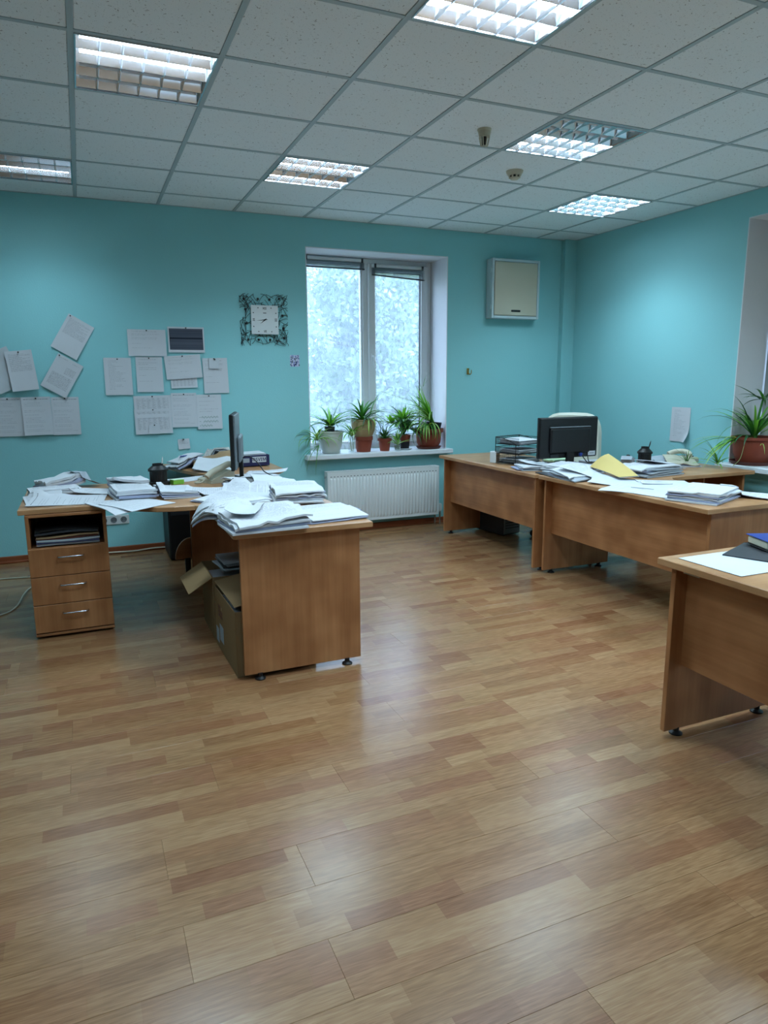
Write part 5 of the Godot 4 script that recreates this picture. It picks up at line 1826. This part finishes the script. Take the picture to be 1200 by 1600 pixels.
	# 5 small terracotta pot with a dark rosette
	t = thing("potted_plant", "dark green haworthia in the smallest terracotta pot", "potted plant", Vector3(2.625, y, -6.09))
	put("pot", shape().lathe(pot_profile(0.045, 0.06, 0.12, 0.008), 24).done(), M.terra, t)
	put("soil", shape().lathe([Vector2(0.051, 0.101), Vector2(0, 0.106)], 16).done(), M.soil, t)
	tuft(t, Vector3(0, 0.11, 0), 40, 0.09, 0.17, 0.014, 0.25, 1.45, 0.5, ["leaf2", "leaf2", "leaf0"])
	# 6 glass with a small plant
	t = thing("jar_plant", "small drinking glass with a young plant right of the haworthia", "potted plant", Vector3(2.745, y, -6.06))
	put("jar", shape().lathe([Vector2(0, 0), Vector2(0.028, 0), Vector2(0.036, 0.10), Vector2(0.034, 0.10), Vector2(0.026, 0.008), Vector2(0, 0.006)], 18).done(), M.glass, t)
	put("soil", shape().lathe([Vector2(0, 0.008), Vector2(0.025, 0.009), Vector2(0.029, 0.05), Vector2(0, 0.052)], 14).done(), M.leaf2, t)
	tuft(t, Vector3(0, 0.05, 0), 20, 0.12, 0.22, 0.013, 0.5, 1.4, 1.0, ["leaf1", "leaf3", "leaf0"])
	# 7 terracotta and black pot on a white saucer
	t = thing("potted_plant", "bushy plant in a dark banded pot on a white saucer", "potted plant", Vector3(2.855, y, -6.15))
	put("saucer", shape().lathe([Vector2(0, 0), Vector2(0.07, 0), Vector2(0.085, 0.014), Vector2(0.08, 0.014), Vector2(0.068, 0.005), Vector2(0, 0.005)], 24).done(), M.white_paint, t)
	put("pot", shape().lathe([Vector2(0, 0.006), Vector2(0.05, 0.006), Vector2(0.056, 0.075), Vector2(0, 0.075)], 24).done(), M.black, t)
	put("pot", shape().lathe([Vector2(0, 0.0755), Vector2(0.057, 0.0755), Vector2(0.066, 0.14), Vector2(0.06, 0.14), Vector2(0.058, 0.125), Vector2(0, 0.124)], 24).done(), M.terra, t)
	tuft(t, Vector3(0, 0.13, 0), 26, 0.22, 0.38, 0.015, 0.9, 1.5, 0.9, ["leaf0", "leaf1", "leaf2"])
	tuft(t, Vector3(-0.02, 0.28, 0.02), 34, 0.14, 0.24, 0.024, -0.2, 1.2, 0.9, ["leaf0", "leaf1", "leaf2"])
	tuft(t, Vector3(0.03, 0.2, 0.03), 30, 0.14, 0.25, 0.02, -0.4, 1.0, 1.3, ["leaf0", "leaf2"])
	tuft(t, Vector3(-0.13, 0.25, 0.0), 8, 0.09, 0.14, 0.034, 0.3, 1.2, 0.8, ["leaf1"])
	put("stem", shape().tube(smooth_path([Vector3(0, 0.12, 0), Vector3(-0.05, 0.25, 0), Vector3(-0.14, 0.26, 0), Vector3(-0.26, 0.28, 0)], 5), 0.0035, 6).done(), M.leaf0, t)
	# 8 big terracotta pot with black liner
	t = thing("potted_plant", "leaning spider plant with a black liner in the largest terracotta sill pot", "potted plant", Vector3(3.115, y, -6.13))
	put("saucer", shape().lathe([Vector2(0, 0), Vector2(0.11, 0), Vector2(0.128, 0.022), Vector2(0.123, 0.022), Vector2(0.108, 0.006), Vector2(0, 0.006)], 28).done(), M.terra_dark, t)
	put("pot", shape().lathe([Vector2(0, 0.007), Vector2(0.09, 0.007), Vector2(0.118, 0.06), Vector2(0.128, 0.155), Vector2(0.142, 0.16), Vector2(0.146, 0.195), Vector2(0.134, 0.195), Vector2(0.126, 0.17), Vector2(0, 0.168)], 32).done(), M.terra, t)
	put("liner", shape().lathe([Vector2(0, 0.17), Vector2(0.07, 0.17), Vector2(0.085, 0.255), Vector2(0.08, 0.255), Vector2(0.074, 0.24), Vector2(0, 0.238)], 24).done(), M.black, t, Transform3D(Basis(Vector3.BACK, -0.06), Vector3(0.03, 0, 0.01)))
	tuft(t, Vector3(0.06, 0.24, 0.0), 20, 0.34, 0.44, 0.014, 2.0, 2.4, 0.1, ["leaf1", "leaf1", "leaf3"], 0.0, 0.9)
	tuft(t, Vector3(0.02, 0.25, 0.02), 30, 0.26, 0.44, 0.014, 0.5, 1.1, 1.8, ["leaf0", "leaf3", "leaf1"], PI, 2.2)
	tuft(t, Vector3(-0.03, 0.22, 0.05), 24, 0.24, 0.40, 0.012, 0.1, 0.7, 3.0, ["leaf0", "leaf3"], PI * 0.8, 2.0)
	tuft(t, Vector3(0.02, 0.25, 0.02), 16, 0.30, 0.42, 0.013, 0.9, 1.35, 1.5, ["leaf1", "leaf0"], PI, 1.6)
	put("runner", shape().tube(smooth_path([Vector3(0.02, 0.26, 0), Vector3(-0.15, 0.44, 0.02), Vector3(-0.32, 0.50, 0.03), Vector3(-0.52, 0.56, 0.03)], 6), 0.0017, 5).done(), M.stem, t)
	tuft(t, Vector3(-0.06, 0.60, 0.0), 2, 0.09, 0.14, 0.006, 1.1, 1.4, 0.6, ["leaf0"], 0.3, 1.0)

func right_plant() -> void:
	var t := thing("potted_plant", "large spider plant in a wide terracotta pot on the right window sill", "potted plant", Vector3(4.80, 0.7455, -3.845))
	put("saucer", shape().lathe([Vector2(0, 0), Vector2(0.145, 0), Vector2(0.165, 0.028), Vector2(0.158, 0.028), Vector2(0.14, 0.007), Vector2(0, 0.007)], 32).done(), M.terra_dark, t)
	put("pot", shape().lathe([Vector2(0, 0.008), Vector2(0.11, 0.008), Vector2(0.142, 0.09), Vector2(0.15, 0.19), Vector2(0.165, 0.195), Vector2(0.165, 0.215), Vector2(0.152, 0.215), Vector2(0.146, 0.19), Vector2(0, 0.188)], 32).done(), M.terra, t)
	put("soil", shape().lathe([Vector2(0.146, 0.192), Vector2(0.06, 0.2), Vector2(0, 0.202)], 20).done(), M.soil, t)
	put("stem", shape().tube(smooth_path([Vector3(-0.01, 0.2, 0.02), Vector3(-0.01, 0.36, 0.03), Vector3(0.0, 0.52, 0.05)], 5), 0.012, 8, 0.007).done(), M.leaf0, t)
	tuft(t, Vector3(-0.01, 0.20, 0.01), 34, 0.30, 0.50, 0.015, 0.7, 1.35, 1.5, ["leaf0", "leaf1", "leaf2"])
	tuft(t, Vector3(0.0, 0.50, 0.05), 14, 0.12, 0.22, 0.016, 0.0, 1.3, 1.2, ["leaf2", "leaf0"])
	put("leaf", leaf_mesh(PI * 1.04, 0.95, 0.50, 1.5, 0.009), M.leaf2, t, move(-0.03, 0.22, 0))
	put("leaf", leaf_mesh(PI * 0.98, 1.2, 0.42, 0.9, 0.010), M.leaf2, t, move(-0.03, 0.22, 0))
	put("leaf", leaf_mesh(PI * 1.0, 0.45, 0.46, 2.0, 0.008), M.leaf0, t, move(-0.03, 0.26, 0.02))
	put("leaf", leaf_mesh(PI * 1.02, 0.5, 0.30, 0.3, 0.014), M.leaf2, t, move(-0.01, 0.50, 0.03))
	for k in 3:
		put("leaf", leaf_mesh(PI * (0.85 + 0.12 * k), 0.5, 0.24, 2.2, 0.02), M.leaf2, t, move(-0.06, 0.2, 0.02))
	put("runner", shape().tube(smooth_path([Vector3(-0.06, 0.21, 0.03), Vector3(-0.16, 0.20, 0.06), Vector3(-0.19, 0.06, 0.05), Vector3(-0.24, 0.0, 0.03)], 6), 0.0025, 6).done(), M.stem, t)
	# offshoots lying over the desk
	tuft(t, Vector3(-0.15, 0.20, -0.02), 16, 0.28, 0.46, 0.011, -0.25, 0.3, 1.0, ["leaf1", "leaf0", "leaf3"], PI, 0.9)
	tuft(t, Vector3(-0.31, 0.01, -0.05), 18, 0.12, 0.28, 0.010, 0.1, 1.3, 1.0, ["leaf0", "leaf1"], PI, 3.0)
	tuft(t, Vector3(-0.47, 0.0, -0.2), 9, 0.12, 0.24, 0.006, 0.5, 1.5, 0.8, ["leaf2", "leaf0"], PI, 2.6)
	put("leaf", leaf_mesh(PI * 0.75, 0.3, 0.30, 1.3, 0.006), M.leaf3, t, move(-0.10, 0.16, 0.14))

# ==================================================================== things on the floor
func floor_things() -> void:
	# cartons under the left desk
	carton("open brown cardboard box under the left desk, nearest the camera", Vector3(0.78, 0.001, -3.42), 0.40, 0.33, 0.50, 0.02, false)
	carton("second cardboard box behind it with its flap folded out", Vector3(0.775, 0.001, -3.90), 0.40, 0.36, 0.38, 0.0, true)
	var t := thing("folder_pile", "grey folders lying on top of the far cardboard box", "folders", Vector3(0.80, 0.372, -3.86), 0.1)
	for k in 5:
		put("folder", box_mesh(Vector3(0.32, 0.009, 0.24), 0.002), [M.grey, M.grey_paper, M.darkgrey][k % 3], t, Transform3D(Basis(Vector3.UP, rng.randf_range(-0.12, 0.12)), Vector3(rng.randf_range(-0.015, 0.015), 0.006 + k * 0.0105, 0)))
	# computer tower in the dark by the wall
	t = thing("computer_tower", "black computer case standing in the shade below the side table", "computer", Vector3(0.66, 0.0, -5.80))
	put_box("case", Vector3(-0.11, 0.012, -0.2), Vector3(0.11, 0.46, 0.2), M.black, t, 0.006)
	put_box("front_panel", Vector3(-0.105, 0.02, 0.2005), Vector3(0.105, 0.455, 0.212), M.dark, t, 0.006)
	put_box("drive_bay", Vector3(-0.09, 0.37, 0.2125), Vector3(0.09, 0.41, 0.2145), M.darkgrey, t, 0.002)
	for k in 4:
		put("foot", box_mesh(Vector3(0.03, 0.012, 0.03), 0.002), M.black, t, move(-0.08 + 0.16 * (k % 2), 0.006, -0.15 + 0.3 * (k / 2)))
	# magazines in the drawer unit's open shelf
	t = thing("magazine_pile", "crumpled magazines and a dark folder in the drawer unit's open shelf", "magazines", Vector3(-0.132, 0.5175, -4.32))
	var mats := [M.grey_paper, M.blue, M.grey_paper, M.terra_dark, M.kraft, M.darkgrey, M.black]
	for k in 7:
		var nu := 8
		var top := []
		var low := []
		for a in 2:
			var rt := []
			var rl := []
			for b in nu:
				var u := float(b) / (nu - 1)
				var y := 0.002 + k * 0.011 + 0.006 * sin(u * 5.0 + k) * (0.2 + k * 0.12) + (0.01 if k > 4 else 0.0)
				rl.append(Vector3(-0.16 + 0.32 * u + rng.randf_range(-0.004, 0.004), y, -0.12 + 0.30 * a + 0.006 * (k % 3)))
				rt.append(rl[b] + Vector3(0, 0.009, 0))
			top.append(rt)
			low.append(rl)
		var mt: StandardMaterial3D = mats[k]
		if k == 1:
			mt = plain(Color(0.28, 0.32, 0.5), 0.4)
		put("magazine", shape().sheet(top, low).done(), mt, t, move(0, 0.006, 0))
	# office chair of the right desks
	chair(Vector3(3.95, 0, -5.0), -0.70)
	t = thing("computer_tower", "grey computer case on the floor behind the straight desk", "computer", Vector3(3.50, 0.0, -5.46), 0.15)
	put_box("case", Vector3(-0.10, 0.01, -0.2), Vector3(0.10, 0.42, 0.2), M.darkgrey, t, 0.006)
	put_box("front_panel", Vector3(-0.097, 0.02, 0.2005), Vector3(0.097, 0.41, 0.21), M.grey, t, 0.005)
	for k in 4:
		put_box("slot", Vector3(-0.08, 0.07 + k * 0.025, 0.2102), Vector3(0.08, 0.078 + k * 0.025, 0.2112), M.dark, t, 0.0)
	# cable on the floor at the left
	var c := put("floor_cable", shape().tube(smooth_path([Vector3(-1.2, 0.005, -4.30), Vector3(-0.80, 0.005, -4.52), Vector3(-0.57, 0.005, -4.66), Vector3(-0.49, 0.005, -4.80), Vector3(-0.455, 0.02, -5.05), Vector3(-0.42, 0.005, -5.25), Vector3(-0.30, 0.005, -5.33), Vector3(-0.1, 0.005, -5.40)], 6), 0.005, 7).done(), M.cream)
	tag(c, "cream cable curling over the floor left of the drawer unit", "cable")
	c = put("floor_cable", shape().tube(smooth_path([Vector3(-1.6, 0.005, -5.62), Vector3(-0.7, 0.005, -5.57), Vector3(-0.40, 0.005, -5.53), Vector3(-0.1, 0.005, -5.55)], 6), 0.005, 7).done(), M.cream)
	tag(c, "straight cream cable on the floor farther back at the left", "cable")
	c = put("baseboard_cable", shape().tube(smooth_path([Vector3(-0.2, 0.022, -6.045), Vector3(0.12, 0.016, -6.04), Vector3(0.30, 0.012, -6.03), Vector3(0.45, 0.02, -6.04), Vector3(0.62, 0.018, -6.04), Vector3(0.9, 0.02, -6.045)], 6), 0.006, 7).done(), M.beige)
	tag(c, "pale cable running along the baseboard under the socket", "cable")

func carton(label: String, at: Vector3, w: float, h: float, l: float, turn: float, flap_out: bool) -> void:
	var t := thing("cardboard_box", label, "box", at, turn, "cardboard boxes under the left desk")
	var e := 0.004
	put_box("wall", Vector3(-w / 2, 0, -l / 2), Vector3(-w / 2 + e, h, l / 2), M.carton, t, 0.001)
	put_box("wall", Vector3(w / 2 - e, 0, -l / 2), Vector3(w / 2, h, l / 2), M.carton, t, 0.001)
	put_box("wall", Vector3(-w / 2 + e, 0, -l / 2), Vector3(w / 2 - e, h, -l / 2 + e), M.carton, t, 0.001)
	put_box("wall", Vector3(-w / 2 + e, 0, l / 2 - e), Vector3(w / 2 - e, h, l / 2), M.carton, t, 0.001)
	put_box("bottom", Vector3(-w / 2 + e, 0, -l / 2 + e), Vector3(w / 2 - e, e, l / 2 - e), M.carton, t, 0.0)
	var fw := w * 0.48
	# flaps: hinged along the upper edges
	if flap_out:
		put("flap", box_mesh(Vector3(0.15, 0.004, l * 0.96), 0.001), M.carton_in, t, Transform3D(Basis(Vector3.BACK, 0.55), Vector3(-w / 2 - 0.065, h - 0.042, 0)))
	else:
		put("flap", box_mesh(Vector3(fw, 0.004, l * 0.98), 0.001), M.carton, t, Transform3D(Basis(Vector3.BACK, 0.18), Vector3(-w / 2 + fw / 2, h + 0.04, 0)))
		put_box("sticker", Vector3(-w / 2 - 0.0012, 0.06, -0.14), Vector3(-w / 2 - 0.0002, 0.15, -0.05), M.grey_paper, t, 0.0)
		put_box("sticker", Vector3(-w / 2 - 0.0012, 0.03, -0.235), Vector3(-w / 2 - 0.0002, 0.11, -0.17), M.grey_paper, t, 0.0)
		for k in 9:
			put_box("printed_mark", Vector3(-w / 2 - 0.0008, 0.19 + 0.012 * (k % 3) * 2.0, -0.16 + 0.035 * (k / 3)), Vector3(-w / 2 - 0.0001, 0.205 + 0.012 * (k % 3) * 2.0, -0.135 + 0.035 * (k / 3)), M.kraft if k == 8 else M.terra_dark, t, 0.0)
	put("flap", box_mesh(Vector3(fw, 0.004, l * 0.98), 0.001), M.carton, t, Transform3D(Basis(Vector3.BACK, -0.1), Vector3(w / 2 - fw / 2, h + 0.018, 0)))
	put("contents", box_mesh(Vector3(w - 0.03, h - 0.06, l - 0.03), 0.004), M.grey_paper, t, move(0, (h - 0.06) / 2 + 0.006, 0))

func chair(at: Vector3, turn: float) -> void:
	var t := thing("office_chair", "cream office chair with black wheeled base behind the monitor", "chair", at, turn)
	# it faces local +z
	var o := PackedVector2Array()
	for k in 28:
		var a := TAU * k / 28
		o.append(Vector2(signf(cos(a)) * pow(absf(cos(a)), 0.5) * 0.265, signf(sin(a)) * pow(absf(sin(a)), 0.5) * 0.34))
	var b := shape()
	b.X = Transform3D(Basis(Vector3.RIGHT, PI / 2 - 0.10), Vector3(0, 0.77, -0.24))
	b.prism(o, -0.04, 0.04, 0.025)
	put("backrest", b.done(), M.leather, t)
	var s := shape()
	var so := PackedVector2Array()
	for k in 28:
		var a := TAU * k / 28
		so.append(Vector2(signf(cos(a)) * pow(absf(cos(a)), 0.5) * 0.26, signf(sin(a)) * pow(absf(sin(a)), 0.5) * 0.24 + 0.04))
	s.prism(so, 0.40, 0.49, 0.025)
	put("seat", s.done(), M.leather, t)
	put("gas_lift", shape().tube([Vector3(0, 0.11, 0), Vector3(0, 0.40, 0)], 0.028, 12).done(), M.black, t)
	for k in 5:
		var a := k * TAU / 5 + 0.45
		var d := Vector3(cos(a), 0, sin(a))
		put("base_arm", shape().tube([Vector3(0, 0.12, 0), d * 0.16 + Vector3(0, 0.105, 0), d * 0.30 + Vector3(0, 0.075, 0)], 0.026, 8, 0.016).done(), M.black, t)
		var w := shape()
		w.X = Transform3D(Basis(Vector3.UP, -a) * Basis(Vector3.RIGHT, PI / 2), d * 0.30 + Vector3(0, 0.03, 0))
		w.lathe([Vector2(0, -0.022), Vector2(0.028, -0.022), Vector2(0.03, -0.018), Vector2(0.03, 0.018), Vector2(0.028, 0.022), Vector2(0, 0.022)], 16)
		put("caster", w.done(), M.black, t)
	for sx in [-1.0, 1.0]:
		put("armrest", shape().tube(smooth_path([Vector3(sx * 0.25, 0.45, 0.12), Vector3(sx * 0.30, 0.60, 0.15), Vector3(sx * 0.30, 0.66, 0.0), Vector3(sx * 0.27, 0.64, -0.2)], 5), 0.02, 8).done(), M.black, t)
